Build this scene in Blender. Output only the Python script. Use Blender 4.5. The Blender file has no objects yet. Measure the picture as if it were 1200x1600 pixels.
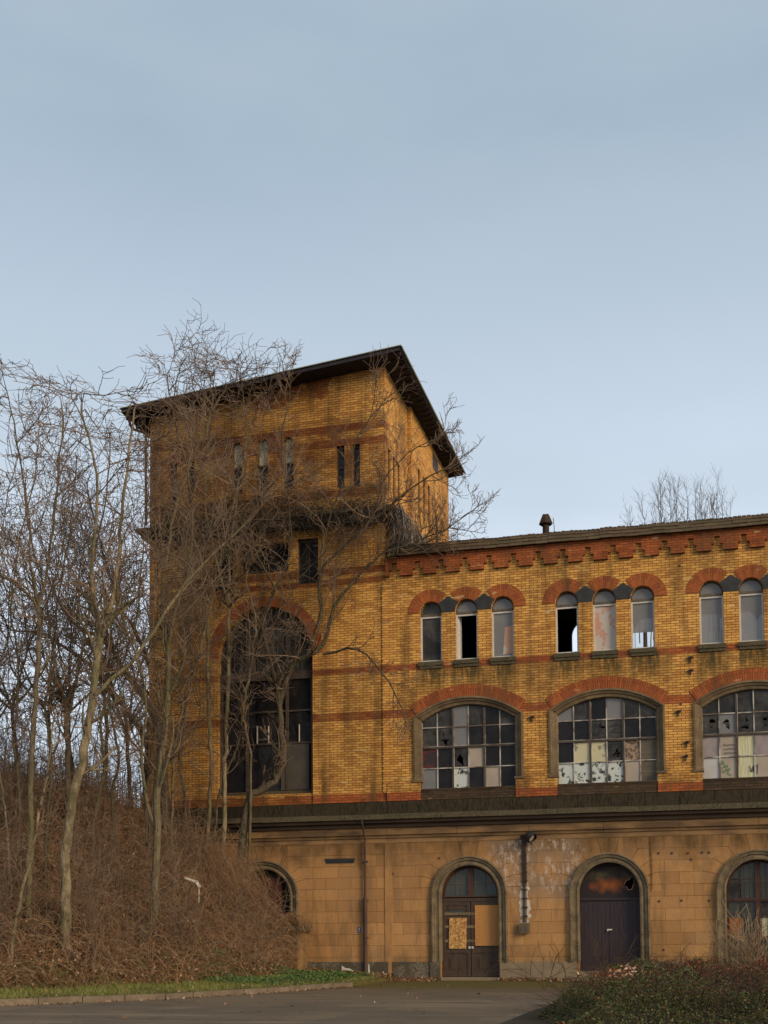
import bpy, math, random
import numpy as np
from mathutils import Vector, Matrix, Euler
from mathutils.geometry import tessellate_polygon
rnd = random.Random(7)
S = bpy.context.scene
COL = S.collection
PI = math.pi

# ---------------------------------------------------------------- camera
CAM = Vector((7.0677, -38.8647, 1.4659))
RT = Vector((0.96895274, 0.24716196, -0.00644577))
UP = Vector((0.02064148, -0.05488684, 0.9982792))
FW = Vector((-0.24638285, 0.96741842, 0.05828454))
FPX, CX, CY = 1908.896, 600.0, 1350.01
cd = bpy.data.cameras.new('camera')
cam = bpy.data.objects.new('camera', cd); COL.objects.link(cam)
cam.matrix_world = Matrix(((RT.x, UP.x, -FW.x, CAM.x), (RT.y, UP.y, -FW.y, CAM.y), (RT.z, UP.z, -FW.z, CAM.z), (0, 0, 0, 1)))
cd.sensor_fit = 'VERTICAL'; cd.sensor_height = 24.0; cd.sensor_width = 18.0
cd.lens = FPX / 1600 * 24; cd.shift_y = (CY - 800) / 1600
cd.clip_start = 0.1; cd.clip_end = 3000
S.camera = cam

# ---------------------------------------------------------------- light
SUN_EL, SUN_AZ = math.radians(24), math.radians(-30)     # azimuth measured from +X towards +Y
sdir = Vector((math.cos(SUN_EL) * math.cos(SUN_AZ), math.cos(SUN_EL) * math.sin(SUN_AZ), math.sin(SUN_EL)))
sl = bpy.data.lights.new('sun', 'SUN'); sl.energy = 2.7; sl.angle = math.radians(24); sl.color = (1.0, 0.81, 0.54)
so = bpy.data.objects.new('sun', sl); COL.objects.link(so); so.rotation_euler = sdir.to_track_quat('Z', 'Y').to_euler(); so.location = (30, -30, 30)
W = bpy.data.worlds.new('World'); S.world = W; W.use_nodes = True
nt = W.node_tree; nt.nodes.clear()
N = nt.nodes.new; Lk = nt.links.new
sky = N('ShaderNodeTexSky'); sky.sky_type = 'NISHITA'; sky.sun_disc = False
sky.sun_elevation = SUN_EL; sky.sun_rotation = math.radians(90) - SUN_AZ; sky.air_density = 1.0; sky.dust_density = 2.0; sky.ozone_density = 1.0
tc = N('ShaderNodeTexCoord'); mp = N('ShaderNodeMapping'); mp.inputs['Scale'].default_value = (1.0, 1.0, 3.2); mp.inputs['Rotation'].default_value = (0.2, 0.35, 0.4)
Lk(tc.outputs['Generated'], mp.inputs['Vector'])
cn = N('ShaderNodeTexNoise'); cn.inputs['Scale'].default_value = 2.3; cn.inputs['Detail'].default_value = 7; cn.inputs['Roughness'].default_value = 0.52; Lk(mp.outputs['Vector'], cn.inputs['Vector'])
sx = N('ShaderNodeSeparateXYZ'); Lk(tc.outputs['Generated'], sx.inputs['Vector'])
gr = N('ShaderNodeMapRange'); gr.inputs['From Min'].default_value = 0.24; gr.inputs['From Max'].default_value = 0.56; Lk(sx.outputs['Z'], gr.inputs['Value'])
cm = N('ShaderNodeMix'); cm.data_type = 'RGBA'; cm.inputs[6].default_value = (8.3, 9.2, 10.5, 1); cm.inputs[7].default_value = (3.45, 4.45, 5.5, 1)
Lk(gr.outputs['Result'], cm.inputs['Factor'])
cm2 = N('ShaderNodeMix'); cm2.data_type = 'RGBA'; cm2.inputs[7].default_value = (4.9, 5.9, 6.7, 1)
mr = N('ShaderNodeMapRange'); mr.inputs['From Min'].default_value = 0.36; mr.inputs['From Max'].default_value = 0.66; mr.inputs['To Max'].default_value = 0.5; Lk(cn.outputs['Fac'], mr.inputs['Value'])
Lk(mr.outputs['Result'], cm2.inputs['Factor']); Lk(cm.outputs[2], cm2.inputs[6])
sm = N('ShaderNodeMix'); sm.data_type = 'RGBA'; sm.inputs['Factor'].default_value = 0.88
Lk(sky.outputs['Color'], sm.inputs[6]); Lk(cm2.outputs[2], sm.inputs[7])
bg = N('ShaderNodeBackground'); bg.inputs['Strength'].default_value = 0.10; Lk(sm.outputs[2], bg.inputs['Color'])
wo = N('ShaderNodeOutputWorld'); Lk(bg.outputs['Background'], wo.inputs['Surface'])
S.view_settings.view_transform = 'Standard'; S.view_settings.look = 'None'; S.view_settings.exposure = 0.13; S.view_settings.gamma = 1.0
S.render.resolution_x = 768; S.render.resolution_y = 1024
try: S.cycles.use_denoising = True; S.cycles.max_bounces = 6; S.cycles.transparent_max_bounces = 12
except Exception: pass

def ray(px, py):
    return (FW + RT * ((px - CX) / FPX) + UP * ((CY - py) / FPX))
def at(px, py, Y):
    d = ray(px, py); return CAM + d * ((Y - CAM.y) / d.y)

# ---------------------------------------------------------------- helpers
class MB:
    def __init__(s): s.v = []; s.f = []; s.m = []; s.uv = []
    def face(s, pts, mi=0, uv=None):
        b = len(s.v); s.v += [tuple(p) for p in pts]; s.f.append(tuple(range(b, b + len(pts)))); s.m.append(mi)
        s.uv += list(uv) if uv else [(0, 0)] * len(pts)
    def box(s, x0, x1, y0, y1, z0, z1, mi=0):
        p = [(x0,y0,z0),(x1,y0,z0),(x1,y1,z0),(x0,y1,z0),(x0,y0,z1),(x1,y0,z1),(x1,y1,z1),(x0,y1,z1)]
        for q in ((0,1,5,4),(1,2,6,5),(2,3,7,6),(3,0,4,7),(4,5,6,7),(3,2,1,0)): s.face([p[i] for i in q], mi)
    def obox(s, c, a, b, n, ha, hb, hn, mi=0):
        c, a, b, n = Vector(c), Vector(a), Vector(b), Vector(n)
        p = [c + a*ha*i + b*hb*j + n*hn*k for k in (-1, 1) for (i, j) in ((-1,-1),(1,-1),(1,1),(-1,1))]
        for q in ((0,1,5,4),(1,2,6,5),(2,3,7,6),(3,0,4,7),(4,5,6,7),(3,2,1,0)): s.face([p[i] for i in q], mi)
    def prism(s, poly, y0, y1, mi=0, mside=None):      # poly in (x,z), y0 front, y1 back
        if mside is None: mside = mi
        tri = tessellate_polygon([[Vector((p[0], p[1], 0)) for p in poly]])
        for t in tri: s.face([(poly[i][0], y0, poly[i][1]) for i in t], mi)
        n = len(poly)
        for i in range(n):
            a, b = poly[i], poly[(i+1) % n]
            s.face([(a[0], y0, a[1]), (b[0], y0, b[1]), (b[0], y1, b[1]), (a[0], y1, a[1])], mside)
    def wall(s, outer, holes, P, depth, mi=0, mr=0):   # P(u,v,w) -> point; w positive inwards
        loops = [outer] + holes
        tri = tessellate_polygon([[Vector((p[0], p[1], 0)) for p in l] for l in loops])
        flat = [p for l in loops for p in l]
        for t in tri: s.face([P(flat[i][0], flat[i][1], 0) for i in t], mi)
        for l in holes:
            n = len(l)
            for i in range(n):
                a, b = l[i], l[(i+1) % n]
                s.face([P(a[0], a[1], 0), P(b[0], b[1], 0), P(b[0], b[1], depth), P(a[0], a[1], depth)], mr)
    def sweep(s, path, prof, mi=0, closed=False):      # path (x,z) with outward offset; prof list (off, y)
        n = len(path); nor = []
        for i in range(n):
            a = Vector(path[max(i-1, 0)]); b = Vector(path[min(i+1, n-1)]); t = (b - a).normalized()
            nor.append(Vector((-t.y, t.x)))
        P = [[(path[i][0] + nor[i].x*o, y, path[i][1] + nor[i].y*o) for (o, y) in prof] for i in range(n)]
        L = 0
        for i in range(n-1):
            for j in range(len(prof)-1):
                s.face([P[i][j], P[i+1][j], P[i+1][j+1], P[i][j+1]], mi)
        for e in (0, n-1): s.face(P[e], mi)
    def tube(s, pts, r, sides=6, mi=0):
        V, F = tubes([(pts, [r]*len(pts) if not hasattr(r, '__len__') else r)], sides)
        b = len(s.v); s.v += [tuple(v) for v in V]
        for f in F: s.f.append(tuple(int(i)+b for i in f)); s.m.append(mi); s.uv += [(0,0)]*4
    def build(s, name, mats, parent=None, smooth=False, **kw):
        off = Vector((0,0,0)); p = parent
        while p is not None: off += p.location; p = p.parent
        me = bpy.data.meshes.new(name)
        me.from_pydata([(v[0]-off.x, v[1]-off.y, v[2]-off.z) for v in s.v], [], s.f)
        if not isinstance(mats, (list, tuple)): mats = [mats]
        for m in mats: me.materials.append(m)
        me.polygons.foreach_set('material_index', s.m)
        ul = me.uv_layers.new(name='UVMap'); ul.data.foreach_set('uv', np.array(s.uv, dtype=np.float32).ravel())
        if smooth: me.polygons.foreach_set('use_smooth', [True]*len(s.f))
        o = bpy.data.objects.new(name, me); COL.objects.link(o); o.parent = parent
        tag(o, **kw); return o

def tag(o, label=None, cat=None, group=None, kind=None):
    if label: o['label'] = label
    if cat: o['category'] = cat
    if group: o['group'] = group
    if kind: o['kind'] = kind
    return o
def thing(name, label, cat, loc, group=None):
    o = bpy.data.objects.new(name, None); COL.objects.link(o); o.location = loc; o.empty_display_size = .2
    return tag(o, label, cat, group)

def tubes(L, sides=3):
    """L: list of (pts, radii). returns verts array, quad array (vectorised by point count)"""
    by = {}
    for p, r in L: by.setdefault(len(p), []).append((p, r))
    V = []; F = []; base = 0
    for n, lst in by.items():
        P = np.array([[tuple(q) for q in p] for p, _ in lst], dtype=np.float64); R = np.array([r for _, r in lst], dtype=np.float64)
        m = len(lst)
        T = np.empty_like(P); T[:, 1:-1] = P[:, 2:] - P[:, :-2]; T[:, 0] = P[:, 1]-P[:, 0]; T[:, -1] = P[:, -1]-P[:, -2]
        T /= np.linalg.norm(T, axis=2, keepdims=True) + 1e-9
        D = P[:, -1]-P[:, 0]; ref = np.where(np.abs(D[:, 2:3]) > .8*np.linalg.norm(D, axis=1, keepdims=True), [[1., 0, 0]], [[0, 0, 1.]])
        A = np.cross(T, ref[:, None, :]); A /= np.linalg.norm(A, axis=2, keepdims=True) + 1e-9
        B = np.cross(T, A)
        ang = np.arange(sides)*2*PI/sides
        ring = P[:, :, None, :] + R[:, :, None, None]*(A[:, :, None, :]*np.cos(ang)[None, None, :, None] + B[:, :, None, :]*np.sin(ang)[None, None, :, None])
        V.append(ring.reshape(-1, 3))
        idx = np.arange(m*n*sides).reshape(m, n, sides) + base
        a = idx[:, :-1]; b = idx[:, 1:]
        q = np.stack([a, np.roll(a, -1, 2), np.roll(b, -1, 2), b], -1).reshape(-1, 4)
        F.append(q); base += m*n*sides
    return np.concatenate(V), np.concatenate(F)

def fastmesh(name, V, F, mats, parent=None, smooth=False, mi=None, **kw):
    off = Vector((0,0,0)); p = parent
    while p is not None: off += p.location; p = p.parent
    V = np.asarray(V, dtype=np.float32) - np.array(off, dtype=np.float32); F = np.asarray(F, dtype=np.int32)
    me = bpy.data.meshes.new(name); k = F.shape[1]
    me.vertices.add(len(V)); me.vertices.foreach_set('co', V.ravel())
    me.loops.add(F.size); me.loops.foreach_set('vertex_index', F.ravel())
    me.polygons.add(len(F)); me.polygons.foreach_set('loop_start', np.arange(0, F.size, k, dtype=np.int32))
    if mi is not None: me.polygons.foreach_set('material_index', np.asarray(mi, dtype=np.int32))
    if smooth: me.polygons.foreach_set('use_smooth', np.ones(len(F), dtype=bool))
    if not isinstance(mats, (list, tuple)): mats = [mats]
    for m in mats: me.materials.append(m)
    me.update(calc_edges=True); me.validate()
    o = bpy.data.objects.new(name, me); COL.objects.link(o); o.parent = parent
    tag(o, **kw); return o

# ---------------------------------------------------------------- materials
class MT:
    def __init__(s, name, rough=0.8, spec=0.3):
        s.m = bpy.data.materials.new(name); s.m.use_nodes = True; s.t = s.m.node_tree
        s.b = s.t.nodes['Principled BSDF']; s.b.inputs['Roughness'].default_value = rough
        s.b.inputs['Specular IOR Level'].default_value = spec
        s._pos = None
    def n(s, k, **kw):
        x = s.t.nodes.new(k)
        for a, v in kw.items(): setattr(x, a, v)
        return x
    def l(s, a, b): s.t.links.new(a, b)
    def pos(s):
        if s._pos is None: s._pos = s.n('ShaderNodeNewGeometry').outputs['Position']
        return s._pos
    def xyz(s, v=None):
        x = s.n('ShaderNodeSeparateXYZ'); s.l(v or s.pos(), x.inputs[0]); return x.outputs
    def math(s, op, a, b=None, c=None, clamp=False):
        x = s.n('ShaderNodeMath', operation=op); x.use_clamp = clamp
        for i, v in enumerate((a, b, c)):
            if v is None: continue
            if isinstance(v, (int, float)): x.inputs[i].default_value = v
            else: s.l(v, x.inputs[i])
        return x.outputs[0]
    def noise(s, scale, detail=4, rough=.55, stretch=None, vec=None, lo=.35, hi=.65, a=0., b=1.):
        v = vec or s.pos()
        if stretch:
            mp = s.n('ShaderNodeMapping'); mp.inputs['Scale'].default_value = stretch; s.l(v, mp.inputs[0]); v = mp.outputs[0]
        x = s.n('ShaderNodeTexNoise'); x.inputs['Scale'].default_value = scale; x.inputs['Detail'].default_value = detail; x.inputs['Roughness'].default_value = rough
        s.l(v, x.inputs['Vector'])
        return s.rng(x.outputs['Fac'], lo, hi, a, b)
    def rng(s, v, lo, hi, a=0., b=1.):
        x = s.n('ShaderNodeMapRange'); s.l(v, x.inputs[0])
        for i, q in enumerate((lo, hi, a, b)): x.inputs[i+1].default_value = q
        return x.outputs[0]
    def mix(s, f, a, b, mode='MIX'):
        x = s.n('ShaderNodeMix', data_type='RGBA', blend_type=mode)
        if isinstance(f, (int, float)): x.inputs[0].default_value = f
        else: s.l(f, x.inputs[0])
        for i, v in ((6, a), (7, b)):
            if isinstance(v, (tuple, list)): x.inputs[i].default_value = (*v[:3], 1)
            else: s.l(v, x.inputs[i])
        return x.outputs[2]
    def col(s, c):
        if isinstance(c, (tuple, list)): s.b.inputs['Base Color'].default_value = (*c[:3], 1)
        else: s.l(c, s.b.inputs['Base Color'])
        return s
    def bump(s, h, dist=.01, strength=.6):
        x = s.n('ShaderNodeBump'); x.inputs['Distance'].default_value = dist; x.inputs['Strength'].default_value = strength
        s.l(h, x.inputs['Height']); s.l(x.outputs[0], s.b.inputs['Normal']); return s

def simple(name, c1, c2, scale=3, rough=.8, bump=0., stretch=None, spec=.3, lo=.35, hi=.65, metal=0, fine=None):
    m = MT(name, rough, spec); f = m.noise(scale, 5, stretch=stretch, lo=lo, hi=hi)
    c = m.mix(f, c1, c2)
    if fine: c = m.mix(m.noise(scale*9, 3, stretch=stretch), c, fine)
    m.col(c)
    if bump: m.bump(f, bump)
    m.b.inputs['Metallic'].default_value = metal
    return m.m

RED1, RED2, REDM = (.40, .115, .035), (.27, .070, .025), (.10, .040, .018)
YEL1, YEL2, YELM = (.72, .380, .100), (.43, .190, .048), (.075, .028, .011)

def brick_mat(name, bands=(), red=False, uv=False, darken=0., dark=False, tower=False, streak=None, sills=()):
    m = MT(name, .85, .2); X, Y, Z = m.xyz()
    if uv:
        tcn = m.n('ShaderNodeTexCoord'); vec = tcn.outputs['UV']
    else:
        cb = m.n('ShaderNodeCombineXYZ'); m.l(m.math('ADD', X, Y), cb.inputs[0]); m.l(Z, cb.inputs[1]); vec = cb.outputs[0]
    def br(c1, c2, mo, bias=0., w=.26):
        b = m.n('ShaderNodeTexBrick'); b.offset = .5; b.squash = 1
        b.inputs['Scale'].default_value = 1; b.inputs['Brick Width'].default_value = w; b.inputs['Row Height'].default_value = .0815
        b.inputs['Mortar Size'].default_value = .0085; b.inputs['Mortar Smooth'].default_value = .35; b.inputs['Bias'].default_value = bias
        for k, c in (('Color1', c1), ('Color2', c2), ('Mortar', mo)): b.inputs[k].default_value = (*c, 1)
        m.l(vec, b.inputs['Vector']); return b
    if red: b = br(RED1, RED2, REDM, 0, .27 if not uv else .5)
    elif dark: b = br((.085, .055, .035), (.05, .033, .022), (.03, .02, .014))
    else: b = br(YEL1, YEL2, YELM, -.1)
    c = b.outputs['Color']
    if bands or tower:
        b2 = br(tuple(v*(.72 if tower else 1) for v in RED1), tuple(v*(.68 if tower else 1) for v in RED2), REDM); fac = None
        for z0, z1 in bands:
            f = m.math('MULTIPLY', m.math('GREATER_THAN', Z, z0), m.math('LESS_THAN', Z, z1))
            fac = f if fac is None else m.math('MAXIMUM', fac, f)
        if tower:      # patched wedge of red bricks under the eaves of the front
            w = m.math('MULTIPLY', m.math('GREATER_THAN', Z, 19.55), m.math('LESS_THAN', m.math('ADD', X, m.noise(1.3, 2, a=-1, b=1)), -4.9))
            w = m.math('MULTIPLY', w, m.math('LESS_THAN', Y, .3))
            # jagged lower limit
            w2 = m.math('GREATER_THAN', m.math('SUBTRACT', Z, m.noise(.9, 3, a=0, b=.7)), 19.35)
            fac = m.math('MAXIMUM', fac, m.math('MULTIPLY', m.math('MULTIPLY', w, w2), .85))
            # reddish bricks scattered between the tower windows
            w3 = m.math('MULTIPLY', m.math('GREATER_THAN', Z, 16.2), m.math('LESS_THAN', Z, 18.6))
            fac = m.math('MAXIMUM', fac, m.math('MULTIPLY', w3, m.noise(1.1, 4, lo=.44, hi=.6, b=.75)))
        if tower: fac = m.math('MULTIPLY', fac, m.math('SUBTRACT', 1., m.math('MULTIPLY', m.math('GREATER_THAN', Y, .3), .62))); fac = m.math('MULTIPLY', fac, m.noise(1.4, 4, lo=.3, hi=.6, a=.62, b=.98))
        c = m.mix(fac, c, b2.outputs['Color'])
    # tone varies from brick to brick and over patches
    c = m.mix(m.noise(.55, 5, lo=.4, hi=.7, b=.55), c, m.mix(1., c, (.66, .60, .50), 'MULTIPLY'))
    c = m.mix(m.noise(7., 2, lo=.45, hi=.75, b=.55), c, m.mix(1., c, (1.25, 1.15, .85), 'MULTIPLY'))
    c = m.mix(m.noise(.8, 4, stretch=(2.2, 2.2, .35), lo=.50, hi=.70, b=.7), c, (.075, .045, .020))   # soot runs
    c = m.mix(m.noise(2.4, 5, rough=.7, lo=.60, hi=.68, b=.55), c, m.mix(1., c, (.50, .40, .34), 'MULTIPLY'))   # blotches
    c = m.mix(m.noise(3.1, 2, stretch=(.4, .4, 1.3), lo=.66, hi=.72, b=.5), c, (.62, .46, .22))   # rubbed pale courses
    if streak:         # algae below the sills
        for zt, zb, k in streak:
            f = m.math('MULTIPLY', m.rng(Z, zb, zt), m.math('LESS_THAN', Z, zt))
            f = m.math('MULTIPLY', f, m.noise(1.1, 4, stretch=(1.6, 1.6, .12), lo=.42, hi=.56, b=k))
            c = m.mix(f, c, (.055, .045, .020))
    if tower:
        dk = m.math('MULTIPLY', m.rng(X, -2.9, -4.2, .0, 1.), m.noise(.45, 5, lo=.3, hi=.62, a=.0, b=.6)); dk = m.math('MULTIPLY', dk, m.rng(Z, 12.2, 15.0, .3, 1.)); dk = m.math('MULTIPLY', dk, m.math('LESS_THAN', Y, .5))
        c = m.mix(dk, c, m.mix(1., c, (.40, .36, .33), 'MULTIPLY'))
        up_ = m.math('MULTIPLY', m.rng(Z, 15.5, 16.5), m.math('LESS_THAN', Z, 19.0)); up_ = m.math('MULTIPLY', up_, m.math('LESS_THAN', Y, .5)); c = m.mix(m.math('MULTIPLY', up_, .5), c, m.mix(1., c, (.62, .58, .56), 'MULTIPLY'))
    if sills:
        fac = None
        for cx_ in sills:
            q = m.math('SUBTRACT', 1., m.math('ABSOLUTE', m.math('DIVIDE', m.math('SUBTRACT', m.math('ADD', X, m.noise(2.5, 3, stretch=(1, 1, .3), a=-.12, b=.12)), cx_), .55)), clamp=True)
            fac = q if fac is None else m.math('MAXIMUM', fac, q)
        fac = m.math('MULTIPLY', m.rng(fac, 0, .4), m.math('MULTIPLY', m.rng(Z, 9.25, 9.95), m.math('LESS_THAN', Z, 10.3)))
        fac = m.math('MULTIPLY', fac, m.noise(5, 5, rough=.7, stretch=(1.6, 1.6, .25), lo=.34, hi=.56, a=.15, b=.88))
        c = m.mix(fac, c, (.050, .042, .016))
        top_ = m.math('MULTIPLY', m.rng(Z, 6.9, 6.1), m.noise(1.6, 5, rough=.7, lo=.42, hi=.6, b=.7)); c = m.mix(top_, c, (.10, .05, .02))
    if darken: c = m.mix(darken, c, m.mix(1., c, (.45, .40, .32), 'MULTIPLY'))
    m.col(c); h = m.math('SUBTRACT', 1., b.outputs['Fac'])
    m.bump(m.math('ADD', h, m.noise(60, 2, b=.3)), .008, .8)
    return m.m

BANDS = [(5.86, 6.16), (8.62, 8.90), (10.20, 10.41), (13.23, 13.43), (13.57, 13.82)]
M = {}
M['wingbrick'] = brick_mat('yellow_brick_hall', [(8.62, 8.90), (10.20, 10.41)], streak=[(10.2, 9.2, .4)], sills=[b_+t_ for b_ in (0., 4.45, 8.93) for t_ in (-1.19, 0., 1.19)])
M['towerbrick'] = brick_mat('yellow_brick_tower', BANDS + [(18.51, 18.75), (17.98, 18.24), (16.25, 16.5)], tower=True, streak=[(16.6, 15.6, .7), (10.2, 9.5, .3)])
M['redbrick'] = brick_mat('red_brick', red=True)
M['redradial'] = brick_mat('red_brick_arch', red=True, uv=True)
M['darkbrick'] = brick_mat('sooty_brick', dark=True)
def stucco(blocks=True):
    m = MT('ashlar_stucco' if blocks else 'plain_stucco', .9, .15); X, Y, Z = m.xyz()
    cb = m.n('ShaderNodeCombineXYZ'); m.l(m.math('ADD', X, Y), cb.inputs[0]); m.l(m.math('SUBTRACT', Z, .005), cb.inputs[1])
    b = m.n('ShaderNodeTexBrick'); b.offset = .5
    for k, v in (('Scale', 1), ('Brick Width', .88), ('Row Height', .3745), ('Mortar Size', .0048), ('Mortar Smooth', .2)): b.inputs[k].default_value = v
    for k, c in (('Color1', (.50, .262, .105)), ('Color2', (.37, .190, .076)), ('Mortar', (.12, .055, .024))): b.inputs[k].default_value = (*c, 1)
    m.l(cb.outputs[0], b.inputs['Vector'])
    c = b.outputs['Color'] if blocks else m.mix(0., (.43, .222, .089), (.4, .2, .07))
    c = m.mix(m.noise(.5, 5, lo=.4, hi=.68, b=.6), c, m.mix(1., c, (.80, .78, .70), 'MULTIPLY'))
    c = m.mix(m.noise(14, 3, b=.25), c, m.mix(1., c, (.72, .68, .62), 'MULTIPLY'))
    c = m.mix(m.noise(1.7, 6, rough=.72, stretch=(1.3, 1.3, .22), lo=.48, hi=.64, b=.6), c, (.17, .10, .05))   # drips
    c = m.mix(m.noise(.9, 6, rough=.75, lo=.5, hi=.62, b=.45), c, (.30, .175, .095))
    c = m.mix(m.noise(5.5, 5, rough=.7, lo=.60, hi=.66, b=.35), c, (.52, .33, .18))
    # damp stain just below the ledge
    f = m.math('MULTIPLY', m.rng(m.math('ADD', Z, m.noise(1.2, 4, a=-.35, b=.35)), 3.55, 4.45), m.noise(2.0, 5, stretch=(1.4, 1, .22), lo=.3, hi=.62, a=.3, b=1.))
    c = m.mix(f, c, (.11, .062, .026))
    # peeling paint beside the lamp
    px = m.math('SUBTRACT', 1., m.math('ABSOLUTE', m.math('DIVIDE', m.math('SUBTRACT', X, 2.15), 1.65)), clamp=True)
    pz = m.math('SUBTRACT', 1., m.math('ABSOLUTE', m.math('DIVIDE', m.math('SUBTRACT', Z, 3.65), 1.25)), clamp=True)
    reg = m.math('MULTIPLY', m.rng(px, 0, .35), m.rng(pz, 0, .45))
    c = m.mix(m.math('MULTIPLY', reg, m.noise(1.3, 3, lo=.36, hi=.56, b=.75)), c, (.235, .158, .105))
    pe = m.math('MULTIPLY', reg, m.math('MULTIPLY', m.noise(7.0, 7, rough=.75, stretch=(1, 1, .5), lo=.50, hi=.56, b=.8), m.noise(1.6, 3, lo=.40, hi=.52)))
    c = m.mix(pe, c, (.50, .385, .31))
    # pale scuff round the cable run
    sc = m.math('MULTIPLY', m.math('LESS_THAN', m.math('ABSOLUTE', m.math('SUBTRACT', m.math('ADD', X, m.noise(5, 4, a=-.08, b=.08)), 1.80)), .13), m.math('MULTIPLY', m.math('GREATER_THAN', Z, 1.7), m.math('LESS_THAN', Z, 3.0)))
    c = m.mix(m.math('MULTIPLY', sc, .85), c, (.62, .54, .45))
    # grime near ground
    c = m.mix(m.math('MULTIPLY', m.rng(Z, 1.2, .55), m.noise(2.5, 4, b=.55)), c, (.12, .085, .04))
    m.col(c); m.bump(m.math('ADD', m.math('MULTIPLY', m.math('SUBTRACT', 1., b.outputs['Fac']), 1. if blocks else 0.), m.noise(40, 4, b=.25)), .012, .8)
    return m.m
M['stucco'] = stucco()
M['stuccoplain'] = stucco(False)
M['joint'] = simple('stone_joint', (.12, .055, .024), (.08, .04, .02), 3, .95)
M['plinth'] = simple('plinth_stone', (.085, .068, .045), (.20, .16, .115), 1.6, .9, .01, lo=.45, hi=.6, fine=(.07, .055, .035))
M['plinthpale'] = simple('plinth_render_pale', (.27, .20, .13), (.16, .12, .075), 1.8, .9, .006, fine=(.22, .16, .10))
M['surround'] = simple('moulded_stone', (.21, .145, .078), (.065, .045, .028), 2.6, .85, .006, lo=.40, hi=.58, fine=(.17, .125, .07))
M['windowstone'] = simple('window_stone', (.24, .165, .085), (.09, .06, .034), 1.4, .85, .006, lo=.38, hi=.6, fine=(.13, .09, .05))
M['ledge'] = simple('sooty_ledge_stone', (.070, .052, .028), (.032, .026, .016), 1.5, .9, .01, stretch=(1, 1, 1.5), fine=(.10, .078, .042))
M['ledgeunder'] = simple('painted_shade_moulding', (.04, .026, .020), (.075, .045, .026), 1.3, .85, .004, stretch=(.5, 1, 3))  # shadow beneath the ledge lip put into the colour as dark brown
M['moulding'] = simple('ochre_moulding', (.26, .145, .06), (.12, .07, .035), 1.2, .85, .004, stretch=(.7, 1, 3), lo=.4, hi=.6)
M['frieze'] = simple('dark_frieze_stone', (.036, .027, .018), (.016, .013, .010), 1.3, .9, .006, stretch=(2.5, 1, .5), fine=(.055, .042, .024), spec=.1)
M['slate'] = simple('black_slate', (.022, .022, .024), (.04, .037, .034), 4, .6, .004)
def tiles():
    m = MT('roof_tiles', .9, .2); X, Y, Z = m.xyz()
    cb = m.n('ShaderNodeCombineXYZ'); m.l(X, cb.inputs[0]); m.l(m.math('MULTIPLY', Z, 1.0), cb.inputs[1])
    b = m.n('ShaderNodeTexBrick'); b.offset = .5
    for k, v in (('Scale', 1), ('Brick Width', .42), ('Row Height', .155), ('Mortar Size', .006)): b.inputs[k].default_value = v
    for k, c in (('Color1', (.115, .075, .045)), ('Color2', (.075, .050, .032)), ('Mortar', (.015, .012, .010))): b.inputs[k].default_value = (*c, 1)
    m.l(cb.outputs[0], b.inputs['Vector'])
    m.col(m.mix(m.noise(2.5, 4, lo=.5, hi=.7, b=.6), b.outputs['Color'], (.085, .075, .028))); m.bump(m.math('SUBTRACT', 1., b.outputs['Fac']), .02)
    return m.m
M['tiles'] = tiles()
M['felt'] = simple('roof_felt', (.06, .055, .045), (.09, .08, .06), 2, .9)
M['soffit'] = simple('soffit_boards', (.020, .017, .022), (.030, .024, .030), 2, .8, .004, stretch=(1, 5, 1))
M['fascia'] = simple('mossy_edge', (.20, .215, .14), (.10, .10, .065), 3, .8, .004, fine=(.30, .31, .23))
M['greywood'] = simple('weathered_wood', (.10, .075, .05), (.055, .04, .028), 4, .8, .004, stretch=(1, 1, .15), fine=(.14, .11, .075))
M['doorwood'] = simple('dark_door_wood', (.055, .034, .022), (.028, .018, .013), 5, .55, .004, stretch=(2, 2, .2), fine=(.085, .05, .03))
M['purplewood'] = simple('purple_brown_planks', (.030, .018, .022), (.018, .011, .013), 9, .5, .006, stretch=(2.5, 1, .06), fine=(.045, .028, .032))
M['redwood'] = simple('red_brown_frame', (.10, .036, .022), (.05, .022, .016), 5, .6, .003, stretch=(1, 1, .3))
M['redboard'] = simple('oxblood_board', (.085, .028, .018), (.055, .020, .014), 3, .7, .003, stretch=(1, 1, .4))
def osb():
    m = MT('osb_board', .75, .2)
    v = m.n('ShaderNodeTexVoronoi'); v.inputs['Scale'].default_value = 30; mp = m.n('ShaderNodeMapping'); mp.inputs['Scale'].default_value = (1, 1, .55); mp.inputs['Rotation'].default_value = (0, .7, 0)
    m.l(m.pos(), mp.inputs[0]); m.l(mp.outputs[0], v.inputs['Vector'])
    s_ = m.n('ShaderNodeSeparateColor'); m.l(v.outputs['Color'], s_.inputs[0])
    c = m.mix(s_.outputs[0], (.34, .16, .045), (.66, .38, .14)); c = m.mix(m.noise(9, 4, lo=.5, hi=.62, b=.8), c, (.20, .09, .03)); m.col(c); return m.m
M['osb'] = osb()
M['ply'] = simple('plywood', (.50, .225, .062), (.36, .155, .042), 2, .7, .002, stretch=(1, 1, .3), fine=(.44, .20, .06))
M['whitepaint'] = simple('flaking_white_paint', (.56, .52, .45), (.36, .31, .25), 8, .6, .002, fine=(.62, .58, .52))
M['barpaint'] = simple('rusty_glazing_bar', (.50, .45, .38), (.14, .10, .075), 1.3, .6, .002, lo=.42, hi=.56)
M['darkbar'] = simple('dark_glazing_bar', (.05, .035, .025), (.085, .06, .045), 5, .6, .002)
M['iron'] = simple('dark_iron', (.035, .026, .022), (.065, .038, .025), 12, .55, .001, metal=.2)
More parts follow.
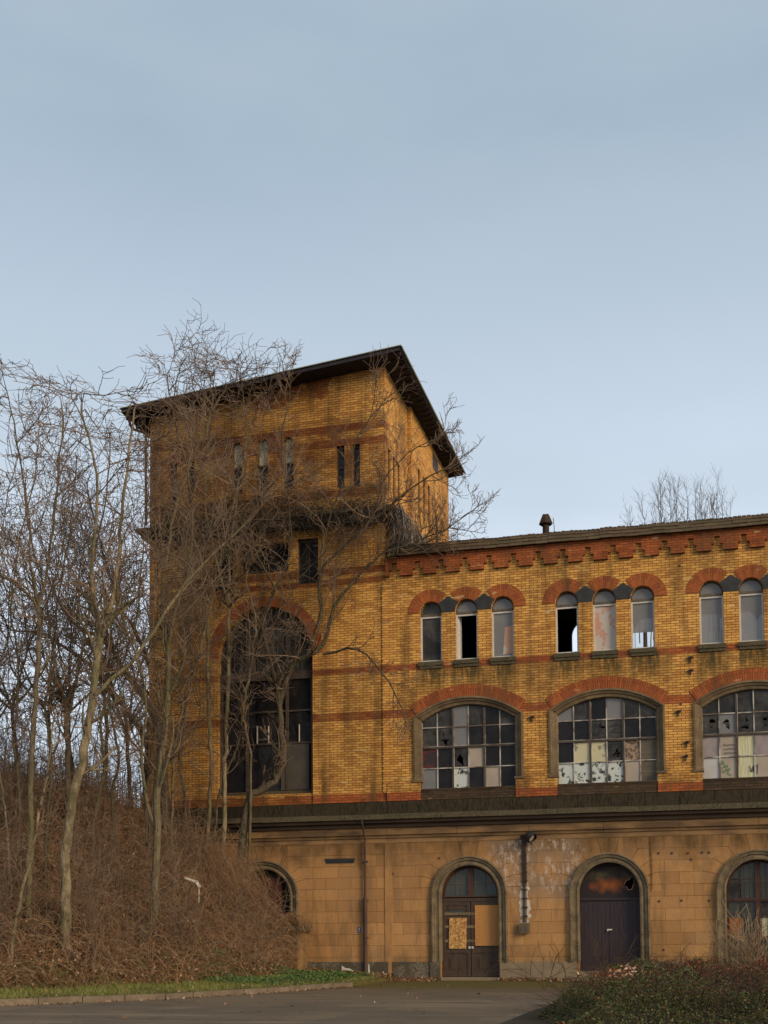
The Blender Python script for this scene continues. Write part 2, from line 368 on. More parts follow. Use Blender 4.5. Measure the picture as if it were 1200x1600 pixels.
M['rust'] = simple('rusty_iron', (.16, .065, .025), (.07, .032, .018), 9, .75, .003, fine=(.22, .10, .035))
M['oldiron'] = simple('sooty_rusty_flue', (.060, .028, .014), (.022, .014, .010), 7, .8, .003)
M['pipe'] = simple('brown_downpipe', (.050, .030, .024), (.085, .045, .03), 3, .6, .002)
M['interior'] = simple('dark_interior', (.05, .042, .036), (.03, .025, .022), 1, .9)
M['black'] = simple('black_plastic', (.018, .018, .018), (.028, .027, .026), 6, .4)
M['asphalt'] = None
def glass(name, base, alpha, rough=.12, dirt=(.3, .28, .25), dk=.4):
    m = MT(name, rough, .28 if name in ('dusty_sky_grey_glass', 'greenish_glass') else .14)
    f = m.noise(2.2, 5, lo=.4, hi=.7, b=dk)
    m.col(m.mix(f, base, dirt)); m.b.inputs['Alpha'].default_value = alpha
    m.b.inputs['Roughness'].default_value = rough
    return m.m
M['g_grey'] = glass('dusty_sky_grey_glass', (.165, .155, .150), .96, .1, (.24, .22, .2))  # grey covers dust and the reflected sky, both put into the base colour
M['g_mid'] = glass('dull_glass', (.035, .032, .03), .80, .1, (.12, .11, .10), .8)
M['g_dark'] = glass('dark_glass', (.014, .012, .013), .9, .06, (.04, .035, .03), .5)
M['g_green'] = glass('greenish_glass', (.045, .050, .040), .97, .12, (.085, .08, .06))
M['g_clear'] = glass('clear_glass', (.02, .02, .02), .25, .04, (.05, .05, .05), .3)
def peel(name, paint, under, scale=4.5, lo=.50, hi=.54, rough=.5):
    m = MT(name, rough, .4); m.col(m.mix(m.noise(scale, 6, rough=.7, lo=lo, hi=hi), under, paint)); return m.m
M['p_peel'] = peel('peeling_white_pane', (.50, .52, .47), (.035, .03, .028), 4.5, .44, .47)
M['p_yel'] = peel('yellowed_pane', (.50, .44, .27), (.20, .17, .12), 2.0, .42, .45)
M['p_board'] = simple('beige_board_pane', (.38, .31, .24), (.32, .26, .21), 2, .7)
M['p_wood'] = simple('planked_pane', (.145, .115, .08), (.085, .068, .048), 3, .8, stretch=(.4, 1, 8))
M['p_brick'] = peel('broken_texture_pane', (.30, .20, .12), (.07, .045, .03), 9, .46, .54)
M['p_curtain'] = simple('cream_curtain', (.62, .58, .38), (.40, .37, .22), 5, .8, .01, stretch=(5, 1, .3))
M['p_white'] = simple('white_poster_pane', (.46, .43, .40), (.38, .34, .33), 2, .6)
M['p_lilac'] = simple('lilac_board_pane', (.30, .25, .235), (.23, .18, .18), 3, .7)
M['p_red'] = peel('red_graffiti_pane', (.13, .012, .012), (.03, .02, .02), 3, .45, .55)
M['p_peach'] = peel('peach_paper_pane', (.46, .25, .165), (.46, .39, .33), 1.1, .49, .505)
M['p_orange'] = simple('orange_board', (.42, .12, .02), (.22, .05, .012), 3, .6, stretch=(1, 1, .4))
M['skyglow'] = M['p_white']
M['paint_blk'] = simple('black_spray_paint', (.014, .013, .014), (.022, .02, .02), 9, .5)
M['paint_grn'] = simple('green_spray_paint', (.05, .18, .06), (.06, .15, .06), 9, .5)
M['paint_wht'] = simple('white_chalk', (.55, .5, .44), (.4, .36, .3), 9, .8)
def barkm(name, c1, c2, c3):
    m = MT(name, .9, .15); c = m.mix(m.noise(6.0, 6, rough=.7, stretch=(1, 1, .35), lo=.4, hi=.6), c1, c2); c = m.mix(m.noise(1.1, 4, lo=.48, hi=.6, b=.8), c, c3); c = m.mix(m.noise(4.5, 4, stretch=(1, 1, 1.8), lo=.64, hi=.68, b=.8), c, tuple(v*.3 for v in c2)); m.col(c); m.bump(m.noise(18, 5, stretch=(1, 1, .3)), .03, 1.); return m.m
M['bark'] = barkm('grey_bark', (.185, .140, .085), (.10, .072, .045), (.125, .108, .048))
M['barkpale'] = barkm('pale_bark', (.28, .215, .13), (.115, .085, .05), (.14, .125, .058))
M['barkdark'] = barkm('dark_bark', (.115, .088, .058), (.07, .052, .036), (.085, .075, .040))
M['twig'] = simple('twigs', (.23, .15, .095), (.12, .078, .052), .7, .85)
M['twigdark'] = simple('dark_twigs', (.11, .078, .055), (.065, .046, .034), .7, .85)
M['bramble'] = simple('dead_bramble_stems', (.26, .125, .055), (.105, .052, .026), .5, .9, fine=(.33, .20, .105))
M['bramblepale'] = simple('pale_dead_stems', (.36, .255, .155), (.20, .13, .075), 1.2, .9)
M['vine'] = simple('dead_vine_stems', (.035, .028, .022), (.085, .066, .05), .8, .9)
M['vinepale'] = simple('bleached_vine_stems', (.42, .38, .34), (.20, .16, .13), 3.0, .9)

def ground_mat():
    m = MT('road_asphalt', .88, .25); X, Y, Z = m.xyz()
    c = m.mix(m.noise(.35, 5), (.150, .106, .066), (.092, .066, .042))
    c = m.mix(m.noise(60, 3, b=.5), c, (.19, .145, .10))
    # worn streaks along the road
    c = m.mix(m.noise(1.0, 5, stretch=(.16, 1.6, 1), lo=.52, hi=.62, b=.5), c, (.25, .19, .135))
    vo = m.n('ShaderNodeTexVoronoi', feature='DISTANCE_TO_EDGE'); vo.inputs['Scale'].default_value = .55
    wv = m.n('ShaderNodeVectorMath', operation='ADD'); nz = m.n('ShaderNodeTexNoise'); nz.inputs['Scale'].default_value = 1.5; nz.inputs['Detail'].default_value = 5; m.l(m.pos(), nz.inputs['Vector']); m.l(m.pos(), wv.inputs[0]); m.l(nz.outputs['Color'], wv.inputs[1]); m.l(wv.outputs[0], vo.inputs['Vector'])
    c = m.mix(m.math('MULTIPLY', m.math('LESS_THAN', vo.outputs['Distance'], .012), m.noise(.5, 3, b=.8)), c, (.035, .028, .02))
    c = m.mix(m.noise(.22, 2, lo=.52, hi=.525, b=.45), c, (.085, .066, .048))
    c = m.mix(m.noise(26, 2, lo=.66, hi=.70, b=.7), c, (.28, .215, .15))
    # moss towards the wall
    f = m.rng(m.math('ADD', Y, m.noise(.9, 4, a=-1.3, b=1.3)), -6.6, -4.6)
    moss = m.mix(m.noise(6, 4), (.085, .080, .014), (.115, .075, .026))
    f2 = m.rng(m.math('ADD', Y, m.noise(.6, 4, a=-1.5, b=1.5)), -10.5, -6)
    c = m.mix(m.math('MULTIPLY', f2, .55), c, (.105, .068, .030))
    c = m.mix(f, c, moss); m.col(c); m.bump(m.noise(90, 3), .006, .6); return m.m
M['asphalt'] = ground_mat()
M['kerb'] = simple('kerb_concrete', (.21, .155, .105), (.12, .085, .056), 1.6, .9, .004, lo=.4, hi=.58, fine=(.14, .105, .07))
def slope_mat():
    m = MT('embankment_soil', .95, .1); X, Y, Z = m.xyz()
    c = m.mix(m.noise(1.2, 6), (.13, .064, .030), (.060, .034, .018)); c = m.mix(m.noise(16, 5, rough=.7, lo=.45, hi=.6, b=.8), c, (.22, .12, .055))
    c = m.mix(m.noise(.45, 4, lo=.54, hi=.66, b=.6), c, (.055, .060, .018)); 
    c = m.mix(m.rng(Z, .42, .22, 0, .85), c, m.mix(m.noise(4, 4), (.11, .125, .030), (.20, .15, .055)))
    m.col(c); m.bump(m.noise(9, 6, rough=.7), .06, 1.); return m.m
M['soil'] = slope_mat()
def leafm(name, cols, rough=.6):
    m = MT(name, rough, .3); oi = m.n('ShaderNodeNewGeometry').outputs['Random Per Island']
    r = m.n('ShaderNodeValToRGB'); m.l(oi, r.inputs[0]); r.color_ramp.interpolation = 'CONSTANT'
    el = r.color_ramp.elements; el[0].position = 0; el[0].color = (*cols[0], 1); el[1].position = 1/len(cols); el[1].color = (*cols[1], 1)
    for i, c in enumerate(cols[2:]): e = el.new((i+2)/len(cols)); e.color = (*c, 1)
    m.col(m.mix(m.noise(1.3, 3, b=.4), r.outputs[0], m.mix(1., r.outputs[0], (.6, .6, .6), 'MULTIPLY'))); return m.m
M['grass'] = leafm('grass_blades', [(.13, .165, .026), (.16, .19, .035), (.22, .20, .055), (.10, .13, .024), (.30, .22, .09)])
M['weeds'] = leafm('weed_leaves', [(.055, .105, .022), (.08, .14, .03), (.045, .08, .02), (.10, .13, .04)])
M['litter'] = leafm('dead_leaves', [(.20, .075, .028), (.13, .055, .024), (.27, .13, .06), (.09, .045, .022), (.36, .24, .15)])
M['cot'] = leafm('evergreen_leaves', [(.055, .070, .017), (.082, .098, .024), (.040, .048, .013), (.12, .125, .034), (.075, .050, .018), (.062, .080, .020)])
M['cotred'] = leafm('red_leaves', [(.24, .040, .018), (.16, .030, .016), (.28, .065, .028), (.11, .045, .020), (.20, .05, .022)])
M['pinkleaf'] = leafm('pale_dead_leaves', [(.50, .24, .14), (.40, .17, .09), (.58, .34, .22)])
M['cottwig'] = simple('shrub_twigs', (.085, .048, .026), (.05, .03, .018), 2, .9)
M['signblue'] = simple('blue_enamel', (.02, .07, .22), (.02, .06, .18), 5, .3)
M['signwhite'] = simple('white_enamel', (.55, .55, .55), (.5, .5, .5), 5, .3)
M['whiteplastic'] = simple('white_pipe', (.62, .56, .48), (.48, .42, .35), 6, .5)
M['yellowwall'] = simple('stained_yellow_render', (.27, .15, .055), (.10, .06, .028), 2, .9, .005, stretch=(1, 1, .5))

# ---------------------------------------------------------------- terrain
KERB = [(-2.5, 0.6), (-2.55, -5.0), (-3.45, -7.98), (-5.09, -12.2), (-7.6, -15.45), (-12.5, -19.5), (-30, -30), (-80, -52)]
def kdist(x, y):
    best = 1e9; sg = 1
    for (ax, ay), (bx, by) in zip(KERB[:-1], KERB[1:]):
        dx, dy = bx-ax, by-ay; t = max(0, min(1, ((x-ax)*dx + (y-ay)*dy)/(dx*dx+dy*dy)))
        qx, qy = ax+dx*t, ay+dy*t; d = math.hypot(x-qx, y-qy)
        if d < best: best = d; sg = 1 if (dx*(y-qy) - dy*(x-qx)) < 0 else -1
    if y > .6: sg = 1 if x < -2.5 else -1
    return best*sg
def sst(a, b, x): t = max(0, min(1, (x-a)/(b-a))); return t*t*(3-2*t)
def hgt(x, y):
    d = kdist(x, y)
    if d < .15: return -.3 if d < 0 else .12
    k = sst(-9, -1, y); toe = 2.0 + .9*k; sl = .60 + .33*k
    z = .12 + .07*min(d, toe)
    if d > toe:
        z += (d-toe)*sl; top = 6.4 + .3*math.sin(x*.21) ; z = z if z < top-.8 else top - .8*math.exp(-(z-top+.8)/.8)
        b = min(1, (d-toe)/2)
        z += b*(.16*math.sin(x*1.7+y*.9)+.12*math.sin(x*.8-y*2.1)+.07*math.sin(4.1*x+3.3*y))
    return z
def hit(px, py):
    d = ray(px, py); t = 14.0
    while t < 70:
        p = CAM + d*t
        if p.z < max(0, hgt(p.x, p.y)): return p
        t += .05
    return CAM + d*45

def build_ground():
    mb = MB()
    xs = [-900, -300, -120, -60, -30, -15, -8, -4, 0, 4, 8, 12, 20, 40, 120, 300, 900]; ys = [-900, -300, -100, -50, -38, -30, -24, -18, -12, -8, -4, 0, 8, 30, 120, 300, 900]
    for i in range(len(xs)-1):
        for j in range(len(ys)-1): mb.face([(xs[i], ys[j], 0), (xs[i+1], ys[j], 0), (xs[i+1], ys[j+1], 0), (xs[i], ys[j+1], 0)])
    mb.build('ground', M['asphalt'], kind='structure')
    nx, ny = 190, 190
    xs = np.concatenate([np.linspace(-16, -2.0, 120), ]); xl = -16 - np.cumsum(np.linspace(.15, 3.2, 70))
    xs = np.sort(np.concatenate([xl, xs])); ys = np.sort(np.concatenate([np.linspace(-22, 1, 140), -22-np.cumsum(np.linspace(.2, 2.2, 25)), 1+np.cumsum(np.linspace(.2, 4, 35))]))
    H = np.array([[hgt(x, y) for y in ys] for x in xs]); V = []; F = []
    for i, x in enumerate(xs):
        for j, y in enumerate(ys): V.append((x, y, H[i, j]))
    n = len(ys)
    for i in range(len(xs)-1):
        for j in range(n-1):
            if max(H[i, j], H[i+1, j], H[i, j+1], H[i+1, j+1]) > -.2: F.append((i*n+j, (i+1)*n+j, (i+1)*n+j+1, i*n+j+1))
    fastmesh('embankment', V, F, M['soil'], smooth=True, kind='structure')
build_ground()
def build_kerb():
    mb = MB(); L = 0
    pts = KERB[1:7]
    for (ax, ay), (bx, by) in zip(pts[:-1], pts[1:]):
        dx, dy = bx-ax, by-ay; ln = math.hypot(dx, dy); n = max(1, round(ln/1.0)); tx, ty = dx/ln, dy/ln
        for i in range(n):
            l0, l1 = ln*i/n+.008, ln*(i+1)/n-.008; c = (l0+l1)/2; w = .075
            z = .135 + rnd.uniform(-.012, .012); j = rnd.uniform(-.012, .012)
            mb.obox((ax+tx*c-ty*(j), ay+ty*c+tx*j, z/2-.03), (tx, ty, 0), (-ty, tx, 0), (0, 0, 1), (l1-l0)/2, w, z/2+.03)
    mb.build('kerb', M['kerb'], kind='structure')
build_kerb()

# ---------------------------------------------------------------- facade pieces
TX0, TX1, HX1 = -11.25, -2.70, 16.0
BAYS = [0.0, 4.45, 8.93, 13.4]
def arch(c, hw, z0, zs, n=20):           # round-headed opening polygon
    p = [(c-hw, z0), (c+hw, z0)]
    for i in range(n+1): a = PI*i/n; p.append((c+hw*math.cos(a), zs+hw*math.sin(a)))
    return p
def segarch(c, hw, z0, cz, R, n=20):
    a0 = math.asin(hw/R); p = [(c-hw, z0), (c+hw, z0)]
    for i in range(n+1): a = a0 - 2*a0*i/n; p.append((c+R*math.sin(a), cz+R*math.cos(a)))
    return p
def front(u, v, w): return (u, w, v)
def ring(mb, c, cz, r0, r1, a0, a1, y0, y1, mi=0, n=24, clipx=None):
    """brick ring; angles from +X; uv radial so that bricks stand on end"""
    for i in range(n):
        t0 = a0+(a1-a0)*i/n; t1 = a0+(a1-a0)*(i+1)/n
        q = [(c+r*math.cos(t), cz+r*math.sin(t)) for t, r in ((t0, r0), (t0, r1), (t1, r1), (t1, r0))]
        uv = [(0, t0*r1), (r1-r0, t0*r1), (r1-r0, t1*r1), (0, t1*r1)]
        mb.face([(p[0], y0, p[1]) for p in q], mi, uv)
        for k in ((1, 2), (3, 0)):
            a, b = q[k[0]], q[k[1]]; mb.face([(a[0], y0, a[1]), (b[0], y0, b[1]), (b[0], y1, b[1]), (a[0], y1, a[1])], mi)
    for t in (a0, a1):
        a = (c+r0*math.cos(t), cz+r0*math.sin(t)); b = (c+r1*math.cos(t), cz+r1*math.sin(t))
        mb.face([(a[0], y0, a[1]), (b[0], y0, b[1]), (b[0], y1, b[1]), (a[0], y1, a[1])], mi)
def arcpath(c, cz, R, a0, a1, n=28): return [(c+R*math.cos(a0+(a1-a0)*i/n), cz+R*math.sin(a0+(a1-a0)*i/n)) for i in range(n+1)]

hall = thing('brick_hall', 'long two-storey yellow brick hall with triple arched windows above a stucco ground floor', 'building', (4.5, 4.0, 0))
tower = thing('brick_tower', 'square yellow brick tower with overhanging pent roof behind the bare trees', 'building', (-7.0, 5.0, 0))
SPR_B = 8.60; CZB = 6.30; RB = 2.92
TRC = (-1.19, 0.0, 1.19); TW = .365

# --- hall front wall
holes_up = []
for b in BAYS:
    holes_up.append(segarch(b, 1.80, 6.20, CZB, RB))
    for t in TRC: holes_up.append(arch(b+t, TW, 10.43, 12.08))
mb = MB(); mb.wall([(TX1, 5.86), (HX1, 5.86), (HX1, 14.0), (TX1, 14.0)], holes_up, front, .30)
mb.wall([(0, 5.86), (8.2, 5.86), (8.2, 14.0), (0, 14.0)], [], lambda u, v, w: (HX1-w, u, v), .3)
mb.build('upper_wall', M['wingbrick'], hall)
# rear wall with its own row of openings (seen through the broken panes)
mb = MB(); rh = [arch(b+t, .6, 12.1, 12.95) for b in BAYS[1:] for t in TRC]
mb.wall([(TX1, 0), (HX1, 0), (HX1, 14.0), (TX1, 14.0)], rh, lambda u, v, w: (u, 8.2-w, v), .25); mb.build('rear_wall', M['interior'], hall)
mb = MB()
mb.box(TX1+.02, HX1-.02, .45, 8.15, 13.45, 13.55); mb.box(TX1+.02, HX1-.02, .45, 8.15, 9.7, 9.8); mb.box(TX1+.02, HX1-.02, .45, 8.1, 5.6, 5.7)
mb.box(TX1+.02, HX1-.02, 3.6, 3.7, 5.7, 9.7); mb.box(TX1+.02, HX1-.02, 2.4, 2.5, .01, 5.6)
for b in (2.2, 6.7, 11.2): mb.box(b-.05, b+.05, .45, 3.6, 5.7, 9.7); mb.box(b-.05, b+.05, .5, 2.4, .01, 5.6)
mb.box(TX1+.02, TX1+.1, .45, 8.1, .01, 13.4)
mb.build('interior_walls', M['interior'], hall)
for z_ in (8.35, 8.05): mb = MB(); mb.tube([(TX1+.3, 1.0, z_), (HX1-.3, 1.0, z_)], .09, 8); mb.build('ceiling_pipe', M['whitepaint'], hall)
# ground floor wall
DOORS = BAYS
mb = MB(); hd = [arch(b, .96, .02 if i == 0 else .30, 2.77) for i, b in enumerate(DOORS)]
mb.wall([(TX1, .01), (HX1, .01), (HX1, 5.2), (TX1, 5.2)], hd, front, .42)
mb.wall([(0, .01), (8.2, .01), (8.2, 5.86), (0, 5.86)], [], lambda u, v, w: (HX1-w, u, v), .3)
mb.build('ground_floor_wall', M['stucco'], hall)

def voussoirs(b, y=-.004):
    """plain ring of long stones round the arch: courses bend down into it along dark radial joints"""
    mb = MB(); r0, r1 = 1.236, 1.62; n = 40; zc = 2.77
    for i in range(n):
        t0, t1 = PI*i/n, PI*(i+1)/n
        f = lambda t: (b+(r1 if r1*math.sin(t) < 1.715 else 1.715/math.sin(t))*math.cos(t), zc+min(r1*math.sin(t), 1.715))
        g = lambda t: (b+r0*math.cos(t), zc+r0*math.sin(t))
        q = [g(t0), f(t0), f(t1), g(t1)]; mb.face([(p[0], y, p[1]) for p in q], 0)
    def joint(p, q, w=.0075):
        d = (Vector(q)-Vector(p)).normalized(); nn = Vector((-d.y, d.x))*w
        mb.face([(p[0]+nn.x, y-.0015, p[1]+nn.y), (q[0]+nn.x, y-.0015, q[1]+nn.y), (q[0]-nn.x, y-.0015, q[1]-nn.y), (p[0]-nn.x, y-.0015, p[1]-nn.y)], 1)
    for sg in (-1, 1):
        for k in range(8, 12):
            z = .005+.3745*k; dz = z-zc
            if dz <= 0 or dz > 1.5: continue
            rr = r1+rnd.uniform(-.05, .03); x = math.sqrt(max(.02, rr*rr-dz*dz)); a_ = math.atan2(dz, x)
            joint((b+sg*x, z), (b+sg*r0*math.cos(a_*.94+.05), zc+r0*math.sin(a_*.94+.05))); joint((b+sg*x, z), (b+sg*(x+.10), z))
        a_ = math.radians(80); joint((b+sg*(r0*math.cos(a_)), zc+r0*math.sin(a_)), (b+sg*1.72*math.cos(math.radians(79)), 4.485))
    return mb
def surround(b, z0=.6):
    mb = MB(); path = [(b+.94, z0)] + arcpath(b, 2.77, .94, 0, PI) + [(b-.94, z0)]
    # path runs right-up-over-left: normal (-t.y,t.x) points inwards on the way up -> use negative offsets
    prof = [(0, .30), (0, -.045), (-.05, -.06), (-.10, -.035), (-.155, -.03), (-.165, -.075), (-.23, -.085), (-.255, -.12), (-.30, -.11), (-.305, .0)]
    mb.sweep(path, prof); return mb
for i, b in enumerate(DOORS):
    voussoirs(b).build('voussoirs', [M['stuccoplain'], M['joint']], hall)
    surround(b).build('door_surround' if i < 2 else 'window_surround', M['surround'], hall)
# plinth
mb = MB()
for x0, x1, mi in ((TX1+.16, -1.30, 0), (.97, 3.42, 1), (5.4, 7.9, 1), (9.9, 12.4, 1), (14.4, HX1, 1)):
    mb = MB()
    n = max(1, round((x1-x0)/.95))
    for k in range(n): mb.box(x0+(x1-x0)*k/n+.004, x0+(x1-x0)*(k+1)/n-.004, -.05, .0, -.1, .60+rnd.uniform(-.004, .004), mi)
    if mi == 0: mb.box(-1.295, -.97, -.09, .1, -.1, .615, 0)
    mb.build('plinth', [M['plinth'], M['plinthpale']], hall)
# ledge profile used by both buildings
LEDGE = [(0, 5.86, 0), (-.035, 5.86, 0), (-.04, 5.46, 0), (-.42, 5.40, 1), (-.44, 5.25, 1), (-.36, 5.23, 1), (-.34, 5.14, 2), (-.22, 5.10, 2), (-.20, 5.0, 2), (-.14, 4.98, 2), (-.12, 4.76, 3), (-.07, 4.74, 3), (-.05, 4.66, 3), (-.012, 4.65, 3), (-.012, 4.50, 3), (0, 4.49, 3)]
def ledge(x0, x1, parent, endcap=True):
    groups = {0: ('dark_frieze', 'frieze'), 1: ('ledge', 'ledge'), 2: ('under_moulding', 'ledgeunder'), 3: ('lower_moulding', 'moulding')}
    for g, (nm, mt) in groups.items():
        mb = MB()
        segs = [i for i in range(len(LEDGE)-1) if LEDGE[i+1][2] == g]
        seglen = {0: 1.05, 1: 1.9, 2: 50, 3: 2.4}[g]; n = max(1, round((x1-x0)/seglen))
        for k in range(n):
            a, b = x0+(x1-x0)*k/n, x0+(x1-x0)*(k+1)/n; jz = rnd.uniform(-.006, .006) if g == 1 else 0; gp = .005 if n > 1 else 0
            for i in segs:
                (y0, z0, _), (y1, z1, _) = LEDGE[i], LEDGE[i+1]
                nn = max(1, int((b-a)/1.0)); mb.face([(a+gp, y0, z0+jz), (b-gp, y0, z0+jz), (b-gp, y1, z1+jz), (a+gp, y1, z1+jz)])
            if gp:
                for xe in (a+gp, b-gp): mb.face([(xe, .0, LEDGE[segs[0]][1])] + [(xe, LEDGE[i][0], LEDGE[i][1]+jz) for i in segs] + [(xe, LEDGE[segs[-1]+1][0], LEDGE[segs[-1]+1][1]), (xe, 0, LEDGE[segs[-1]+1][1])])
        mb.build(nm, M[mt], parent)
ledge(TX1, HX1, hall)
# corbel frieze under the eaves
mb = MB(); P_ = .796; x = TX1+.0
top, bot = 14.0, 13.70
mb.box(TX1, HX1, -.10, 0, 13.80, 14.0)
k = 0; xc = 4.45-.02 - P_*9 - .06
while xc < HX1:
    for (hw, z0, z1, y) in ((.315, 13.57, 13.80, -.098), (.225, 13.36, 13.57, -.096)):
        a, b = max(TX1, xc-hw), min(HX1, xc+hw)
        if b > a: mb.box(a, b, y, 0, z0, z1)
    xc += P_
mb.build('corbel_frieze', M['redbrick'], hall)
# arches of hall
for b in BAYS:
    mb = MB()
    for i, t in enumerate(TRC):
        c = b+t
        lim = math.acos(.595/.77)   # where neighbouring rings meet
        # full ring clipped towards its neighbours by a straight diagonal joint
        n = 26
        for j in range(n):
            t0 = PI*j/n; t1 = PI*(j+1)/n
            q = []
            for t_, inner in ((t0, 1), (t0, 0), (t1, 0), (t1, 1)):
                r = TW if inner else .77
                if not inner:
                    a = t_ if t_ < PI/2 else PI-t_
                    neigh = (t_ < PI/2 and i < 2) or (t_ > PI/2 and i > 0)
                    if neigh:
                        if a < math.radians(48): r = TW+.004
                        elif math.cos(a)*.77 > .59: r = .59/math.cos(a)
                q.append((c+r*math.cos(t_), 12.08+r*math.sin(t_)))
            L0, L1 = t0*.77, t1*.77
            mb.face([(p[0], -.012, p[1]) for p in q], 0, [(0, L0), (.40, L0), (.40, L1), (0, L1)])
            a, bb = q[1], q[2]; mb.face([(a[0], -.012, a[1]), (bb[0], -.012, bb[1]), (bb[0], 0, bb[1]), (a[0], 0, a[1])])
    mb.build('brick_arch', M['redradial'], hall)
for b in BAYS:
    for m_ in (-.595, .595):
        mb = MB()
        c1, c2, mid = b+m_-.595, b+m_+.595, b+m_
        p = [(c1+TW, 12.05), (c2-TW, 12.05)]
        for a in (0, 12, 24, 36, 47): a = math.radians(a); p.append((c2-(TW+.003)*math.cos(a), 12.08+(TW+.003)*math.sin(a)))
        p.append((mid, 12.08+.50))
        for a in (47, 36, 24, 12, 0): a = math.radians(a); p.append((c1+(TW+.003)*math.cos(a), 12.08+(TW+.003)*math.sin(a)))
        mb.prism(p, -.016, 0)
        mb.build('slate_spandrel', M['slate'], hall)
for b in BAYS:
    mb = MB()
    a0 = math.acos(1.98/3.31); ring(mb, b, CZB, 2.92, 3.31, a0+.02, PI-a0-.02, -.014, 0, 0, 40)
    mb.build('brick_arch', M['redradial'], hall)
edges = [TX1] + sum([[b-1.80, b+1.80] for b in BAYS], []) + [HX1]
for i in range(0, len(edges), 2): 
    a, b = edges[i], edges[i+1]; a2 = a-.24 if i > 0 else a; b2 = b+.24 if i < len(edges)-2 else b
    mb = MB(); mb.box(a2, b2, -.05, .05, 5.875, 6.15, 0); mb.box(a2, b2, -.046, .05, 6.15, 6.46, 1)
    mb.build('pier_base', [M['redbrick'], M['wingbrick']], hall)
for b in BAYS:
    mb = MB()
    path = [(b+1.80, 6.50), (b+1.80, 7.2), (b+1.80, 8.0)] + arcpath(b, CZB, RB, math.acos(1.80/RB), PI-math.acos(1.80/RB), 24) + [(b-1.80, 8.0), (b-1.80, 7.2), (b-1.80, 6.50)]
    # offset inwards (positive)
    mb.sweep(path, [(-.01, .02), (-.01, -.05), (.05, -.06), (.07, -.02), (.13, .0), (.15, .04), (.24, .06), (.26, .10), (.27, .28)])
    for s in (-1, 1): mb.box(b+s*1.68-.16, b+s*1.68+.16, -.075, .2, 6.462, 6.53)
    mb.build('window_surround', M['windowstone'], hall)
    mb = MB(); mb.box(b-1.555, b+1.555, -.022, .28, 5.872, 6.17); mb.box(b-1.555, b+1.555, -.04, .28, 6.17, 6.235)
    mb.build('window_sill', M['darkbrick'], hall)
for b in BAYS:
    for t in TRC:
        mb = MB(); mb.box(b+t-.42, b+t+.42, -.07, .1, 10.30, 10.43); mb.box(b+t-.40, b+t+.40, -.04, .05, 10.20, 10.30); mb.build('sill', M['ledge'], hall)

# strokes painted on panes
def strokes(mb, L, w, y, mi=0):
    for pl in L:
        for (a, b) in zip(pl[:-1], pl[1:]):
            d = Vector((b[0]-a[0], b[1]-a[1])); l = d.length
            if l < 1e-5: continue
            d /= l; nn = Vector((-d.y, d.x))*w/2; e = d*w*.3
            mb.face([(a[0]-e.x+nn.x, y, a[1]-e.y+nn.y), (b[0]+e.x+nn.x, y, b[1]+e.y+nn.y), (b[0]+e.x-nn.x, y, b[1]+e.y-nn.y), (a[0]-e.x-nn.x, y, a[1]-e.y-nn.y)], mi)
            y -= .0002
PK = {'g': 'g_grey', 'm': 'g_mid', 'd': 'g_dark', 'n': 'g_green', 'c': 'g_clear', 'P': 'p_peel', 'Y': 'p_yel', 'W': 'p_board', 'w': 'p_wood', 'B': 'p_brick', 'C': 'p_curtain', 'p': 'p_white', 'L': 'p_lilac', 'R': 'p_red', 'h': 'p_peach'}
keys = list(PK)
PMATS = [M[PK[k]] for k in keys]
LAY = [["mmgmdm", "mmgddd", "RdmWdd", "gdPdWd"], ["gmdgmm", "ddmmdd", "dYYmBw", "PPPPWw"], ["mmmmmm", "mgmmmm", "LWCLWW", "pWCWWW"], ["mmgmmm", "mmmdmm", "mdmmmd", "dmmWmm"]]
